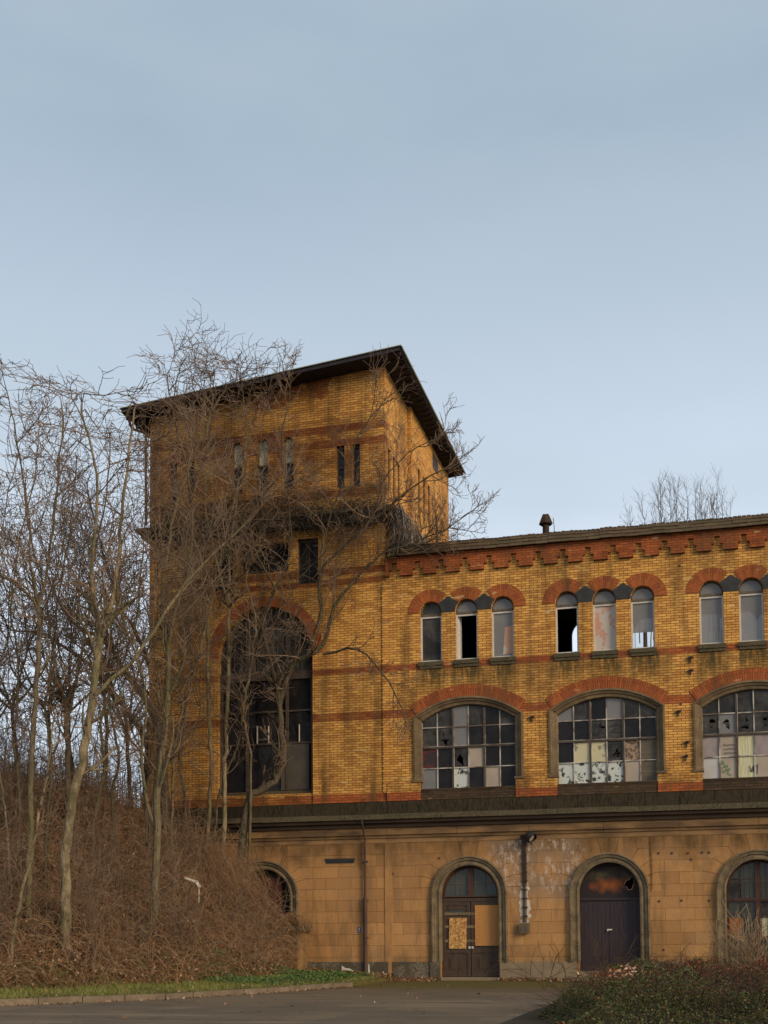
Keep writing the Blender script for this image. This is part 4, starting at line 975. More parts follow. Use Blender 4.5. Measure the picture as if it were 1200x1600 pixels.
for (za, zb, mi) in ((-.16, -.03, 0), (-.03, .0, 1)):
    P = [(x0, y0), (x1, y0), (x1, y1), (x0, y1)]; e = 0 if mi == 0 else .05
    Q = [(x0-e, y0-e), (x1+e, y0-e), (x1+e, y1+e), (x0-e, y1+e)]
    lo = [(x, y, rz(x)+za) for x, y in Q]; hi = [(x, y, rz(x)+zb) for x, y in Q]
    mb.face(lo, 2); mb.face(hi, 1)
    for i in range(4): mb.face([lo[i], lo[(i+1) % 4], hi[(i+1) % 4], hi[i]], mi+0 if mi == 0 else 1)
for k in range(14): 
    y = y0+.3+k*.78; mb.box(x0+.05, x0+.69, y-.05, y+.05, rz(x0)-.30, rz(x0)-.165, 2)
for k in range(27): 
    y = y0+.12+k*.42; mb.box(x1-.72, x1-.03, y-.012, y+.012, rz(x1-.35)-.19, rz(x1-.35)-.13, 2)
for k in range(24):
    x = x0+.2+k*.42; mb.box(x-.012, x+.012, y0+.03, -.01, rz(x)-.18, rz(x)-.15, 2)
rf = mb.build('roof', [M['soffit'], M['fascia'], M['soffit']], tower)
gt = MB(); gt.tube([(x1+.07, y0-.03, rz(x1)-.07), (x1+.07, y1, rz(x1)-.07)], .035, 6); gt.build('gutter', M['fascia'], rf)
mb = MB(); mb.tube([(-11.85, -.5, 19.65), (-11.83, -.35, 19.40), (-11.75, -.28, 19.30), (-11.45, -.15, 19.22), (-11.36, -.12, 19.15), (-11.34, -.12, 15.9)], .05, 8); mb.build('downpipe', M['pipe'], tower)
mb = MB(); mb.tube([(TX1+.18, 7.6, 14.5), (TX1+.18, 7.6, 18.0)], .05, 6); mb.build('downpipe', M['pipe'], tower)
mb = MB(); mb.obox((TX1+.13, 7.6, 20.1), (0, 1, 0), (0, 0, 1), (1, 0, 0), .45, .28, .02); mb.build('vent_opening', M['black'], tower)

# ---------------------------------------------------------------- things on the wall
r_ = thing('wall_lamp', 'black round floodlight on a short arm high on the peeling wall', 'lamp', (1.9, 0, 4.5))
p = at(828, 1306, -.25)
mb = MB(); mb.tube([(p.x-.28, 0, p.z-.02), (p.x-.28, -.12, p.z+.02), (p.x-.14, -.22, p.z+.02), (p.x-.05, -.25, p.z)], .022, 6); mb.box(p.x-.34, p.x-.22, -.03, .0, p.z-.1, p.z+.06); mb.build('arm', M['iron'], r_)
mb = MB(); ax = Vector((.55, -.40, -.70)).normalized(); c0 = Vector((p.x, -.22, p.z))
V, F = tubes([([c0-ax*.12, c0-ax*.11, c0-ax*.04, c0+ax*.05, c0+ax*.12], [.06, .12, .17, .19, .18])], 16)
mb.v = [tuple(v) for v in V]; mb.f = [tuple(int(i) for i in f) for f in F]; mb.m = [0]*len(F); mb.uv = [(0, 0)]*(4*len(F))
mb.face([V[i] for i in range(16)]); mb.build('housing', M['black'], r_, smooth=False)
mb = MB(); A = ax.orthogonal().normalized(); B = ax.cross(A); mb.face([c0+ax*.11+(A*math.cos(t)*.6+B*math.sin(t))*.13 for t in [2*PI*k/16 for k in range(16)]]); mb.build('lamp_glass', simple('dull_lamp_glass', (.45, .36, .26), (.25, .2, .15), 6, .3), r_)
mb = MB(); mb.tube([(p.x+.0, -.12, p.z-.14), (p.x+.02, -.1, p.z-.27)], .03, 6); mb.build('sensor', M['black'], r_)
r_ = thing('cable_run', 'run of clamped cables down the pale scuffed wall between the lamp and the square box', 'cable run', (1.8, 0, 1.8))
mb = MB()
for k in (-.05, -.017, .017, .05): mb.tube([(1.8+k, -.035, 1.85), (1.8+k*.9, -.035, 3.0), (1.79+k, -.035, 4.6)], .011, 5)
mb.build('cables', M['iron'], r_)
z = 2.05
while z < 4.5: mb = MB(); mb.box(1.71, 1.89, -.055, 0, z-.018, z+.018); mb.build('clamp', M['iron'], r_); z += .28
mb = MB(); mb.box(1.72, 1.88, -.03, -.001, 3.1, 4.5); mb.build('backing_board', M['greywood'], r_)
r_ = thing('junction_box', 'square weathered junction box at the lower end of the wall cables', 'junction box', (1.8, 0, 1.65))
mb = MB(); mb.box(1.65, 1.94, -.12, 0, 1.52, 1.82); mb.box(1.63, 1.96, -.14, -.12, 1.50, 1.84); mb.build('box_body', M['surround'], r_)
mb = MB(); mb.box(1.68, 1.91, -.148, -.14, 1.55, 1.79); mb.build('cover', M['greywood'], r_)
r_ = thing('small_sign', 'tiny blue and white plate on the stucco left of the downpipe', 'sign', (-3.69, 0, 1.6))
q = at(561, 1453, -.01); mb = MB(); mb.box(q.x-.055, q.x+.055, -.012, 0, q.z-.09, q.z+.09); mb.build('plate', M['signblue'], r_)
mb = MB(); strokes(mb, [[(q.x-.02, q.z+.06), (q.x+.02, q.z+.05), (q.x-.01, q.z+.01), (q.x+.03, q.z-.01)], [(q.x-.03, q.z-.04), (q.x+.03, q.z-.05)]], .018, -.0135); mb.build('lettering', M['signwhite'], r_)
r_ = thing('low_wall', 'short yellow rendered wall stub with dark coping poking out of the brambles', 'wall', (-5.9, -1.0, 0))
mb = MB(); mb.box(-7.3, -5.45, -1.15, -.1, .0, 1.62); mb.build('wall', M['yellowwall'], r_)
mb = MB(); mb.box(-7.4, -5.30, -1.25, -.06, 1.62, 1.80); mb.build('coping', M['ledge'], r_)
p = hit(318, 1432); mb = MB(); c = p + Vector((.1, -.75, .95))
R3 = RT; mb.obox(c + R3*(-.17)+Vector((0, 0, .12)), Vector((R3.x, R3.y, -.36)).normalized(), (0, 0, 1), (0, 1, 0), .20, .035, .02); mb.obox(c+R3*.04+Vector((0, 0, -.02)), Vector((R3.x*.5, R3.y*.5, -.85)).normalized(), Vector((.86, .2, .45)).normalized(), (0, 1, 0), .10, .035, .02)
mb.obox(c+R3*.06+Vector((0, 0, -.30)), (0, 0, 1), (1, 0, 0), (0, 1, 0), .25, .015, .015)
tag(mb.build('bent_strip', M['whiteplastic']), 'bent white plastic strip caught in the brambles on the slope', 'plastic strip')
exec_after = True

# ---------------------------------------------------------------- trees
def curve_pts(pts, n):
    """Catmull-Rom resample"""
    P = [Vector(p) for p in pts]; P = [P[0]*2-P[1]] + P + [P[-1]*2-P[-2]]; out = []
    m = len(P)-3
    for i in range(n):
        t = i/(n-1)*m; k = min(int(t), m-1); u = t-k; a, b, c, d = P[k:k+4]
        out.append(.5*((2*b) + (c-a)*u + (2*a-5*b+4*c-d)*u*u + (3*b-3*c+d-a)*u**3))
    return out
class Tree:
    def __init__(s, seed): s.r = random.Random(seed); s.trunk = []; s.twig = []; s.mul = 1.0; s.zmax = 1e9
    def rv(s): 
        r = s.r; return Vector((r.gauss(0, 1), r.gauss(0, 1), r.gauss(0, 1)))
    def grow(s, p, d, L, r, lev, up=.10, wob=.22, dens=1.):
        n = max(4, min(9, int(L/.24)+2)); st = L/(n-1); pts = [p.copy()]; rad = [r]; q = p.copy(); d = d.normalized(); ds = [d.copy()]; curl = s.rv()
        for i in range(1, n):
            d = (d + s.rv()*wob*.40 + curl*(.15 if lev else .20) + Vector((0, 0, up*1.5))).normalized(); q = q + d*st
            if q.z > s.zmax - .6*s.r.random(): d.z = -.25*abs(d.z)
            if q.y > -.25 and s.fence: q.y = -.25 - s.r.random()*.3; d.y = -abs(d.y)
            pts.append(q.copy()); rad.append(max(.0062, r*(1-.6*i/(n-1)))); ds.append(d.copy())
        (s.trunk if r > .03 else s.twig).append((pts, rad))
        if lev <= 0: return
        k = {3: 6, 2: 5, 1: 4}.get(lev, 4); k = max(1, int(k*dens*(.6+.8*s.r.random())+.3)); k = int(k*max(1, L/1.7)) if lev > 1 else k
        for j in range(k):
            t = .18+.80*(j+s.r.random())/k; i = min(n-2, int(t*(n-1))); f = t*(n-1)-i; b = pts[i].lerp(pts[i+1], f)
            ax = ds[i]; o = s.rv(); o = (o-ax*o.dot(ax)).normalized(); an = math.radians(s.r.uniform(28, 68))
            nd = ax*math.cos(an)+o*math.sin(an)
            s.grow(b, nd, L*s.r.uniform(.40, .78)*(1.12-.40*t), max(.0115 if lev > 1 else .0088, rad[i]*s.r.uniform(.5, .72)), lev-1, up, wob, dens)
    def limb(s, pts, r0, r1, n=None, kids=10, klen=(1.2, 3.2), start=.3, lev=2, up=.10, dens=1., droop=0):
        L = sum((Vector(a)-Vector(b)).length for a, b in zip(pts[:-1], pts[1:])); n = n or max(8, int(L/.35))
        C = curve_pts(pts, n)
        for i in range(1, n-1): C[i] += s.rv()*.018
        R = [r0+(r1-r0)*(i/(n-1))**.9 for i in range(n)]
        s.trunk.append((C, R))
        kids = int(kids*s.mul+.5)
        for k in range(kids):
            t = start+(1-start)*(k+s.r.random())/kids; i = min(n-2, int(t*(n-1))); ax = (C[i+1]-C[i]).normalized()
            o = s.rv(); o = (o-ax*o.dot(ax)).normalized(); an = math.radians(s.r.uniform(30, 65)); nd = ax*math.cos(an)+o*math.sin(an)
            s.grow(C[i], nd, s.r.uniform(*klen)*(1.1-.45*t), max(.020, R[i]*s.r.uniform(.3, .55)), lev, up, .25, dens)
        ax = (C[-1]-C[-2]).normalized(); 
        for _ in range(3): s.grow(C[-1], (ax+s.rv()*.25).normalized(), s.r.uniform(*klen)*.7, r1*.85, lev, up, .25, dens)
    def finish(s, base, name, label, cat='tree', bark='bark', twig='twig', group=None):
        root = thing(name, label, cat, base, group)
        if s.trunk: V, F = tubes(s.trunk, 7); fastmesh('trunk', V, F, M[bark], root, True)
        if s.twig: V, F = tubes(s.twig, 3); fastmesh('crown', V, F, M[twig], root)
        return root
def limbpx(L, Y0, Y1, base=None):
    n = len(L); out = []
    for i, (x, y) in enumerate(L):
        out.append(at(x, y, Y0+(Y1-Y0)*i/(n-1)))
    return out
TREEN = 0
def traced(seed, limbs, name, label, bark='bark', twig='twig', cat='tree', flare=1.6, group='bare trees on the embankment'):
    """limbs: list of (pixel path, r0, r1, dy_end, kw). first limb starts at the ground"""
    t = Tree(seed); t.fence = True
    ym = min(y for l in limbs for x, y in l[0])
    L0 = limbs[0][0]; b = hit(*L0[0])
    if b.y > -1.5: b = at(*L0[0], -1.5)
    Y = b.y; t.zmax = at(300, max(545, ym-22) if ym > 530 else ym-10, Y).z
    for k, (path, r0, r1, dy, kw) in enumerate(limbs):
        kw = dict(kw); y0 = Y + kw.pop('ys', 0)
        pts = limbpx(path, y0, min(-.45, y0+dy))
        if k == 0:
            pts[0] = Vector((pts[0].x, pts[0].y, hgt(pts[0].x, pts[0].y)-.25))
            t.trunk.append(([pts[0], pts[0].lerp(pts[1], .12), pts[0].lerp(pts[1], .3)], [r0*flare, r0*1.15, r0]))
        t.limb(pts, r0, r1, **kw)
    return t.finish((b.x, b.y, hgt(b.x, b.y)), name, label, cat, bark, twig, group)
K = dict
traced(11, [([(105, 1487), (103, 1420), (102, 1350), (112, 1260), (128, 1190), (140, 1120), (150, 1040), (158, 990)], .155, .09, 1.0, K(kids=6, start=.55, klen=(1.2, 2.6))),
            ([(158, 992), (170, 960), (182, 900), (188, 830), (196, 760), (203, 690), (210, 640)], .075, .025, 1.5, K(ys=1.0, kids=13, start=.1)),
            ([(158, 992), (150, 950), (143, 900), (148, 830), (150, 740), (135, 670), (128, 630)], .065, .02, -1.2, K(ys=1.0, kids=13, start=.15)),
            ([(150, 1085), (175, 1060), (210, 1030), (238, 990), (280, 925), (307, 893), (347, 852), (382, 820)], .062, .022, 1.2, K(ys=.7, kids=10, start=.3))],
       'bare_tree', 'thickest pale grey trunk, low on the slope near the left edge', 'barkpale')
traced(12, [([(44, 1440), (46, 1330), (47, 1200), (55, 1100), (60, 1000), (60, 950)], .085, .055, .5, K(kids=5, start=.5, klen=(1, 2.2))),
            ([(60, 952), (74, 890), (85, 800), (93, 720), (99, 650)], .045, .016, .6, K(ys=.5, kids=11, start=.1)),
            ([(60, 952), (50, 900), (42, 800), (22, 660), (5, 590)], .04, .010, -.8, K(ys=.5, kids=8, start=.1, klen=(.8, 1.8)))],
       'bare_tree', 'slim straight tree with olive bark, second from the left edge')
traced(13, [([(108, 1300), (108, 1250), (106, 1190), (104, 1120)], .10, .08, .2, K(kids=2, start=.6)),
            ([(104, 1122), (97, 1080), (86, 1040), (78, 980), (68, 920), (50, 850), (40, 760)], .06, .02, .8, K(ys=.2, kids=11, start=.1)),
            ([(104, 1122), (116, 1080), (126, 1030), (135, 980), (141, 930), (150, 860), (165, 780), (172, 700)], .06, .018, -.6, K(ys=.2, kids=12, start=.1))],
       'bare_tree', 'low-forking tree half hidden behind the thickest pale trunk')
traced(14, [([(214, 1472), (238, 1440), (243, 1380), (245, 1300), (248, 1220), (258, 1130), (263, 1080), (262, 1010)], .14, .075, .9, K(kids=6, start=.5)),
            ([(262, 1012), (253, 950), (258, 880), (272, 800), (300, 720), (325, 655), (352, 610)], .065, .016, .9, K(ys=.9, kids=14, start=.05)),
            ([(262, 1012), (275, 950), (295, 880), (300, 800), (290, 720), (270, 640), (262, 600)], .055, .014, -.9, K(ys=.9, kids=13, start=.1)),
            ([(245, 1300), (228, 1250), (222, 1180), (228, 1100), (215, 1030), (196, 980), (185, 900)], .06, .018, -.5, K(ys=.4, kids=9, start=.3))],
       'bare_tree', 'grey tree whose trunk bends out of the slope in the middle of the brambles')
traced(15, [([(345, 1392), (350, 1300), (352, 1200), (354, 1150), (357, 1020), (357, 950)], .088, .055, .5, K(kids=6, start=.4, klen=(.8, 2))),
            ([(357, 952), (360, 850), (375, 760), (385, 690), (380, 620), (370, 570)], .05, .014, .5, K(ys=.5, kids=13, start=.05)),
            ([(357, 952), (340, 880), (322, 800), (325, 700), (318, 620)], .04, .013, -.7, K(ys=.5, kids=11, start=.1))],
       'bare_tree', 'slender pale yellowish trunk, nearest to the ground-floor window of the tower', 'barkpale')
traced(16, [([(316, 1340), (328, 1260), (330, 1180), (325, 1100), (325, 1000), (322, 950)], .07, .05, .4, K(kids=5, start=.4, klen=(.8, 2))),
            ([(322, 952), (310, 880), (300, 800), (312, 720), (330, 640), (335, 585)], .042, .012, .4, K(ys=.4, kids=12, start=.05)),
            ([(325, 1000), (345, 940), (380, 880), (410, 830), (430, 760)], .035, .012, .3, K(ys=.4, kids=9, start=.1))],
       'bare_tree', 'speckled thin tree left of the slender yellowish trunk')
traced(17, [([(366, 1312), (385, 1268), (402, 1238), (425, 1222), (443, 1190), (440, 1140), (436, 1100)], .14, .10, 1.0, K(kids=5, start=.3, klen=(.8, 2))),
            ([(436, 1102), (446, 1065), (462, 1035), (490, 1020), (510, 995), (524, 945), (548, 915), (578, 882), (605, 862), (655, 850)], .10, .026, 0.2, K(ys=1., kids=16, start=.15, klen=(.9, 2.2))),
            ([(505, 1022), (550, 1012), (585, 1035), (612, 1075), (630, 1110)], .045, .018, -.8, K(ys=1.0, kids=8, start=.2, up=-.02, klen=(.8, 1.8))),
            ([(480, 1024), (500, 960), (499, 900), (540, 850), (600, 800), (640, 765), (690, 735)], .07, .02, -.9, K(ys=1.0, kids=15, start=.2, klen=(.9, 2.4))),
            ([(436, 1102), (425, 1040), (410, 980), (430, 920), (455, 860), (450, 780), (440, 700), (452, 620), (458, 575)], .06, .010, -.9, K(ys=1.0, kids=15, start=.2, klen=(.7, 2.0))),
            ([(605, 862), (640, 850), (675, 835), (705, 822), (735, 800)], .03, .012, -.1, K(ys=1.0, kids=12, start=.1, klen=(.7, 1.7))),
            ([(499, 900), (505, 850), (522, 790), (545, 730), (560, 680), (590, 640)], .035, .014, -.6, K(ys=.5, kids=10, start=.15)),
            ([(560, 835), (585, 800), (600, 750), (640, 705), (690, 680)], .03, .012, -.4, K(ys=.2, kids=8, start=.15, klen=(.8, 1.9))),
            ([(430, 920), (400, 860), (385, 800), (350, 740), (300, 690)], .035, .012, -1.2, K(ys=.4, kids=10, start=.1))],
       'bare_tree', 'crooked tree spreading dark boughs over the tall portal window and tower corner', 'barkdark')
traced(18, [([(12, 1505), (28, 1425), (42, 1368), (58, 1290), (75, 1200), (85, 1120)], .055, .02, .5, K(kids=8, start=.4, klen=(.6, 1.4)))],
       'bare_tree', 'thin leaning stem at the bottom left corner of the slope', 'barkpale')
traced(19, [([(18, 1385), (10, 1300), (3, 1230), (-8, 1120), (-10, 950), (5, 820), (25, 720)], .045, .012, .5, K(kids=12, start=.4, klen=(.8, 2)))],
       'bare_tree', 'very thin tree leaning out at the left edge of the photo', 'barkpale')
traced(20, [([(285, 1320), (290, 1260), (280, 1180), (290, 1100), (300, 1040), (290, 980), (300, 920)], .06, .02, .6, K(kids=15, start=.25, klen=(.8, 2.2)))],
       'bare_tree', 'small dark tree between the bent grey tree and the speckled thin one', 'barkdark')
traced(21, [([(385, 1290), (392, 1200), (380, 1120), (390, 1050), (400, 980), (385, 900), (395, 830)], .05, .016, .3, K(kids=14, start=.25, klen=(.7, 1.9)))],
       'bare_tree', 'twiggy young tree in front of the portal window left jamb')
traced(22, [([(180, 1330), (176, 1250), (185, 1180), (170, 1100), (178, 1020), (165, 940)], .055, .02, .5, K(kids=15, start=.25, klen=(.9, 2.2)))],
       'bare_tree', 'dark slim tree between the thickest pale trunk and the bent grey tree', 'barkdark')
MORE = [([(70, 1390), (72, 1300), (80, 1200), (72, 1100), (84, 1000), (92, 930), (110, 820), (120, 720)], .05, 'barkdark', 'dark thin tree between the slim olive tree and the thickest pale trunk'),
        ([(140, 1345), (150, 1270), (162, 1200), (160, 1120), (190, 1040), (215, 960), (222, 860), (232, 760)], .06, 'bark', 'grey tree leaning right, just right of the thickest pale trunk'),
        ([(200, 1310), (204, 1230), (200, 1150), (212, 1060), (240, 990), (246, 900), (240, 800), (228, 700)], .055, 'barkdark', 'dark tree standing in line with the left edge of the tower'),
        ([(265, 1345), (270, 1260), (272, 1180), (285, 1100), (312, 1020), (330, 940), (348, 850), (372, 760), (400, 650)], .05, 'bark', 'grey tree sweeping right across the tower up to the slit windows'),
        ([(330, 1345), (336, 1290), (345, 1230), (372, 1160), (384, 1080), (410, 1000), (444, 950), (470, 900), (520, 850)], .05, 'barkdark', 'dark tree with limbs sweeping over the portal arch'),
        ([(30, 1330), (30, 1240), (22, 1150), (30, 1050), (18, 950), (30, 850), (55, 740), (60, 650)], .05, 'bark', 'grey thin tree first in from the left edge, upright'),
        ([(232, 1330), (228, 1260), (236, 1180), (250, 1090), (240, 1000), (262, 920), (300, 860), (360, 800), (440, 770)], .05, 'barkdark', 'dark tree arching right above the row of small dark tower windows')]
for k, (path, r0, bk, lb) in enumerate(MORE):
    traced(200+k, [(path, r0, .014, .6, K(kids=17, start=.22, klen=(.9, 2.6)))], 'bare_tree', lb, bk)
# trees beyond the crest of the embankment
def free_tree(seed, x, y, H, r, label, bark='barkdark', twig='twigdark', spread=1., lev=2, n1=9, group='dark trees beyond the embankment crest', fence=False, z0=None, name='bare_tree'):
    t = Tree(seed); t.fence = fence; r_ = t.r; z0 = hgt(x, y)-.2 if z0 is None else z0
    lean = Vector((r_.uniform(-.15, .15), r_.uniform(-.1, .1), 0)); fork = H*r_.uniform(.25, .4)
    P0 = Vector((x, y, z0)); P1 = P0+Vector((0, 0, fork))+lean*fork
    t.limb([P0, P0.lerp(P1, .5)+t.rv()*.08, P1], r, r*.75, kids=2, start=.6, lev=lev)
    nb = r_.randint(3, 4); a0 = r_.random()*6.3
    for k in range(nb):
        a = a0+k*2*PI/nb+r_.uniform(-.4, .4); s_ = spread*r_.uniform(.6, 1.1); hh = (H-fork)*r_.uniform(.65, .95)
        d = Vector((math.cos(a), math.sin(a), 0)); Q = [P1, P1+d*hh*.22*s_+Vector((0, 0, hh*.28)), P1+d*hh*.34*s_+Vector((0, 0, hh*.62)), P1+d*hh*.42*s_+Vector((0, 0, hh*.9))]
        Q = [q+t.rv()*.2 if 0 < i else q for i, q in enumerate(Q)]
        t.limb(Q, r*.5, r*.13, kids=n1, start=.1, lev=lev, klen=(1.2, 3.2))
    return t.finish((x, y, z0+.2), name, label, 'tree', bark, twig, group)
def gx(px, depth):                # world x,y on a viewing line at a given distance
    d = ray(px, 1350); return CAM.x+d.x*depth, CAM.y+d.y*depth
for k, (pts_, r0, lb) in enumerate((([(262, 1250), (250, 1150), (225, 1090), (195, 1050), (165, 1000), (130, 985), (100, 955), (75, 900)], .16, 'thick dark bough-like trunk leaning left beside the tower corner'),
        ([(248, 1260), (236, 1180), (205, 1120), (170, 1075), (140, 1040), (100, 1010), (60, 990), (20, 985)], .13, 'dark crooked trunk leaning far left under the thicker leaning one'),
        ([(225, 1250), (232, 1150), (240, 1080), (222, 1010), (190, 950), (160, 860), (140, 780)], .11, 'dark trunk that rises beside the tower corner then bends left'))):
    t = Tree(300+k); t.fence = False; Yb = -1.0+1.1*k; P = [at(x, y, Yb+.15*i) for i, (x, y) in enumerate(pts_)]; P[0].z = hgt(P[0].x, P[0].y)-.2
    t.limb(P, r0, .03, kids=13, start=.25, klen=(1.2, 3.2)); t.finish((P[0].x, P[0].y, hgt(P[0].x, P[0].y)), 'bare_tree', lb, 'tree', 'barkdark', 'twigdark', 'dark trees beyond the embankment crest')
BG = [(-30, 36, 11, .10, 'dark tree beyond the crest cut by the left edge of the photo'), (25, 43, 12.5, .12, 'spreading dark tree beyond the crest, first from the left edge'),
      (75, 39, 10.5, .10, 'shorter dark tree beyond the crest, second from the left edge'), (120, 46, 14, .13, 'tall dark tree beyond the crest, directly over the thickest pale trunk'),
      (165, 40, 10.5, .10, 'shorter dark tree beyond the crest left of the tower corner'), (205, 44, 13, .12, 'dark tree beyond the crest close to the left corner of the tower'),
      (228, 38.5, 9, .08, 'small dark tree touching the left corner of the tower')]
for k, (px, dp, H, r, lb) in enumerate(BG):
    x, y = gx(px, dp); free_tree(40+k, x, y, H*.92, r*.72, lb, n1=7, spread=1.15)
# tree tops seen over the hall roof
for k, (px, H, lb) in enumerate(((1015, 23.6, 'thin upright tree top at the left end of the row over the hall roof'), (1052, 24.7, 'twiggy tree top over the hall roof, left of the tallest'), (1098, 24.7, 'tallest bare tree top showing over the hall roof'), (1138, 24.3, 'sparse bare tree top at the right end over the hall roof'))):
    x, y = gx(px, 62); t = Tree(70+k); t.fence = False; t.mul = 1.
    for j in range(7):
        a = t.r.uniform(-1, 1); b0 = Vector((x+a*.5, y+t.r.uniform(-.5, .5), 16+t.r.random()))
        top = Vector((x+a*1.2, y+t.r.uniform(-1, 1), H+t.r.uniform(-1.6, -.3))); t.limb([b0, b0.lerp(top, .5)+t.rv()*.08, top], .028, .010, kids=13, start=.3, lev=1, klen=(.6, 1.7), up=.25)
    t.trunk.append(([Vector((x, y, -.1)), Vector((x, y, 9)), Vector((x, y, 17))], [.25, .2, .1]))
    t.twig = [(p_, [q_*.7 for q_ in r__]) for p_, r__ in t.twig]
    t.finish((x, y, 0), 'poplar_tree', lb, 'tree', 'barkdark', 'twigdark', 'bare tree tops over the hall roof')

# ---------------------------------------------------------------- brambles, grass, litter
def arcs(n, place, L=(.5, 1.4), r=.004, rise=.7, seed=1, npt=5, flat=.0):
    R = random.Random(seed); out = []
    for _ in range(n):
        p = place(R)
        if p is None: continue
        a = R.uniform(0, 2*PI); l = R.uniform(*L); h = l*rise*R.uniform(.2, 1.); d = Vector((math.cos(a), math.sin(a), 0)); pts = []
        b = R.uniform(-.5, .5); e = Vector((-d.y, d.x, 0))
        for i in range(npt):
            t = i/(npt-1); pts.append(Vector(p)+d*l*t*.8+e*b*l*t*t*.5+Vector((R.gauss(0, .02), R.gauss(0, .02), h*4*t*(1-t)*(.6) + h*.35*t-.02)))
        rr = r*R.uniform(.6, 1.5); out.append((pts, [rr*(1-.6*i/(npt-1)) for i in range(npt)]))
    return out
def slope_place(R):
    while 1:
        y = R.uniform(-21, -.4); x = R.uniform(-17, -3.2)
        d = kdist(x, y)
        if d < 1.7 + 1.1*sst(-9, -1, y) + R.random()*.7: continue
        if .5+.28*math.sin(x*2.3+y*1.1)+.28*math.sin(x*1.2-y*2.7+1)+.2*math.sin(4.7*x+3.9*y) < R.random()*.8: continue
        # keep what the camera can see
        v = Vector((x, y, hgt(x, y)))-CAM; z = v.dot(FW); px = CX+FPX*v.dot(RT)/z
        if px < -60: continue
        return (x, y, hgt(x, y))
V, F = tubes(arcs(7500, slope_place, (.35, 1.2), .0052, .55, 3) + arcs(2600, slope_place, (.9, 2.2), .0085, .75, 33, 7), 3); fastmesh('dead_brambles', V, F, M['bramble'], label='tangle of brown dead brambles covering the railway slope', cat='brambles', kind='stuff')
V, F = tubes(arcs(1300, slope_place, (.4, 1.9), .007, .6, 4), 3); fastmesh('dry_stems', V, F, M['bramblepale'], label='pale dry stems scattered through the brown brambles on the slope', cat='dry stems', kind='stuff')
def crest_place(R):
    return (lambda x, y: (x, y, hgt(x, y)))(R.uniform(-27, -11.8), R.uniform(-9, 11))
def whips(n, seed, place=slope_place, H=(.8, 2.6), r_=(.004, .010)):
    R = random.Random(seed); out = []
    for _ in range(n):
        p = Vector(place(R)); 
        if p.y < -16: continue
        h = R.uniform(*H); l = Vector((R.uniform(-.4, .4), R.uniform(-.3, .3), 0)); pts = [p+l*(i/5)**2*h*.5+Vector((R.gauss(0, .02), R.gauss(0, .02), h*i/5)) for i in range(6)]
        r = R.uniform(*r_); out.append((pts, [r*(1-.6*i/5) for i in range(6)]))
        for _ in range(R.randint(2, 5)):
            i = R.randint(1, 4); a = R.uniform(0, 6.3); q = h*R.uniform(.2, .45); b = pts[i]; c = R.uniform(.2, .9)
            out.append(([b, b+Vector((math.cos(a)*q*.35, math.sin(a)*q*.35, q*.3*c)), b+Vector((math.cos(a)*q*.7, math.sin(a)*q*.7, q*.7*c)), b+Vector((math.cos(a+.5)*q, math.sin(a+.5)*q, q*c))], [r*.6, r*.55, r*.5, r*.35]))
    return out
V, F = tubes(whips(800, 8, H=(.8, 3.2), r_=(.006, .013)), 3); fastmesh('sapling_whips', V, F, M['twig'], label='thin upright sapling whips growing among the trees on the slope', cat='saplings', kind='stuff')
V, F = tubes(whips(900, 18, crest_place, (1.0, 3.0), (.009, .016)), 3); fastmesh('crest_thicket', V, F, M['twigdark'], label='dense dark thicket along the crest of the embankment left of the tower', cat='thicket', kind='stuff')
def leafcloud(pts, size, seed, squash=.5):
    R = np.random.RandomState(seed); n = len(pts); P = np.array(pts)
    a = R.normal(size=(n, 3)); a /= np.linalg.norm(a, axis=1, keepdims=True); b = R.normal(size=(n, 3)); b -= a*(a*b).sum(1, keepdims=True); b /= np.linalg.norm(b, axis=1, keepdims=True)
    s = (size*(.5+R.random_sample(n)))[:, None]
    V = np.stack([P-a*s, P-b*s*squash, P+a*s, P+b*s*squash], 1).reshape(-1, 3); F = np.arange(4*n).reshape(-1, 4); return V, F
R = random.Random(5); pts = []
for _ in range(24000):
    x, y, z = slope_place(R); pts.append((x, y, z+R.random()**2*.25+.02))
V, F = leafcloud(pts, .048, 5); fastmesh('leaf_litter', V, F, M['litter'], label='brown dead leaves lying under the brambles on the slope', cat='leaf litter', kind='stuff')
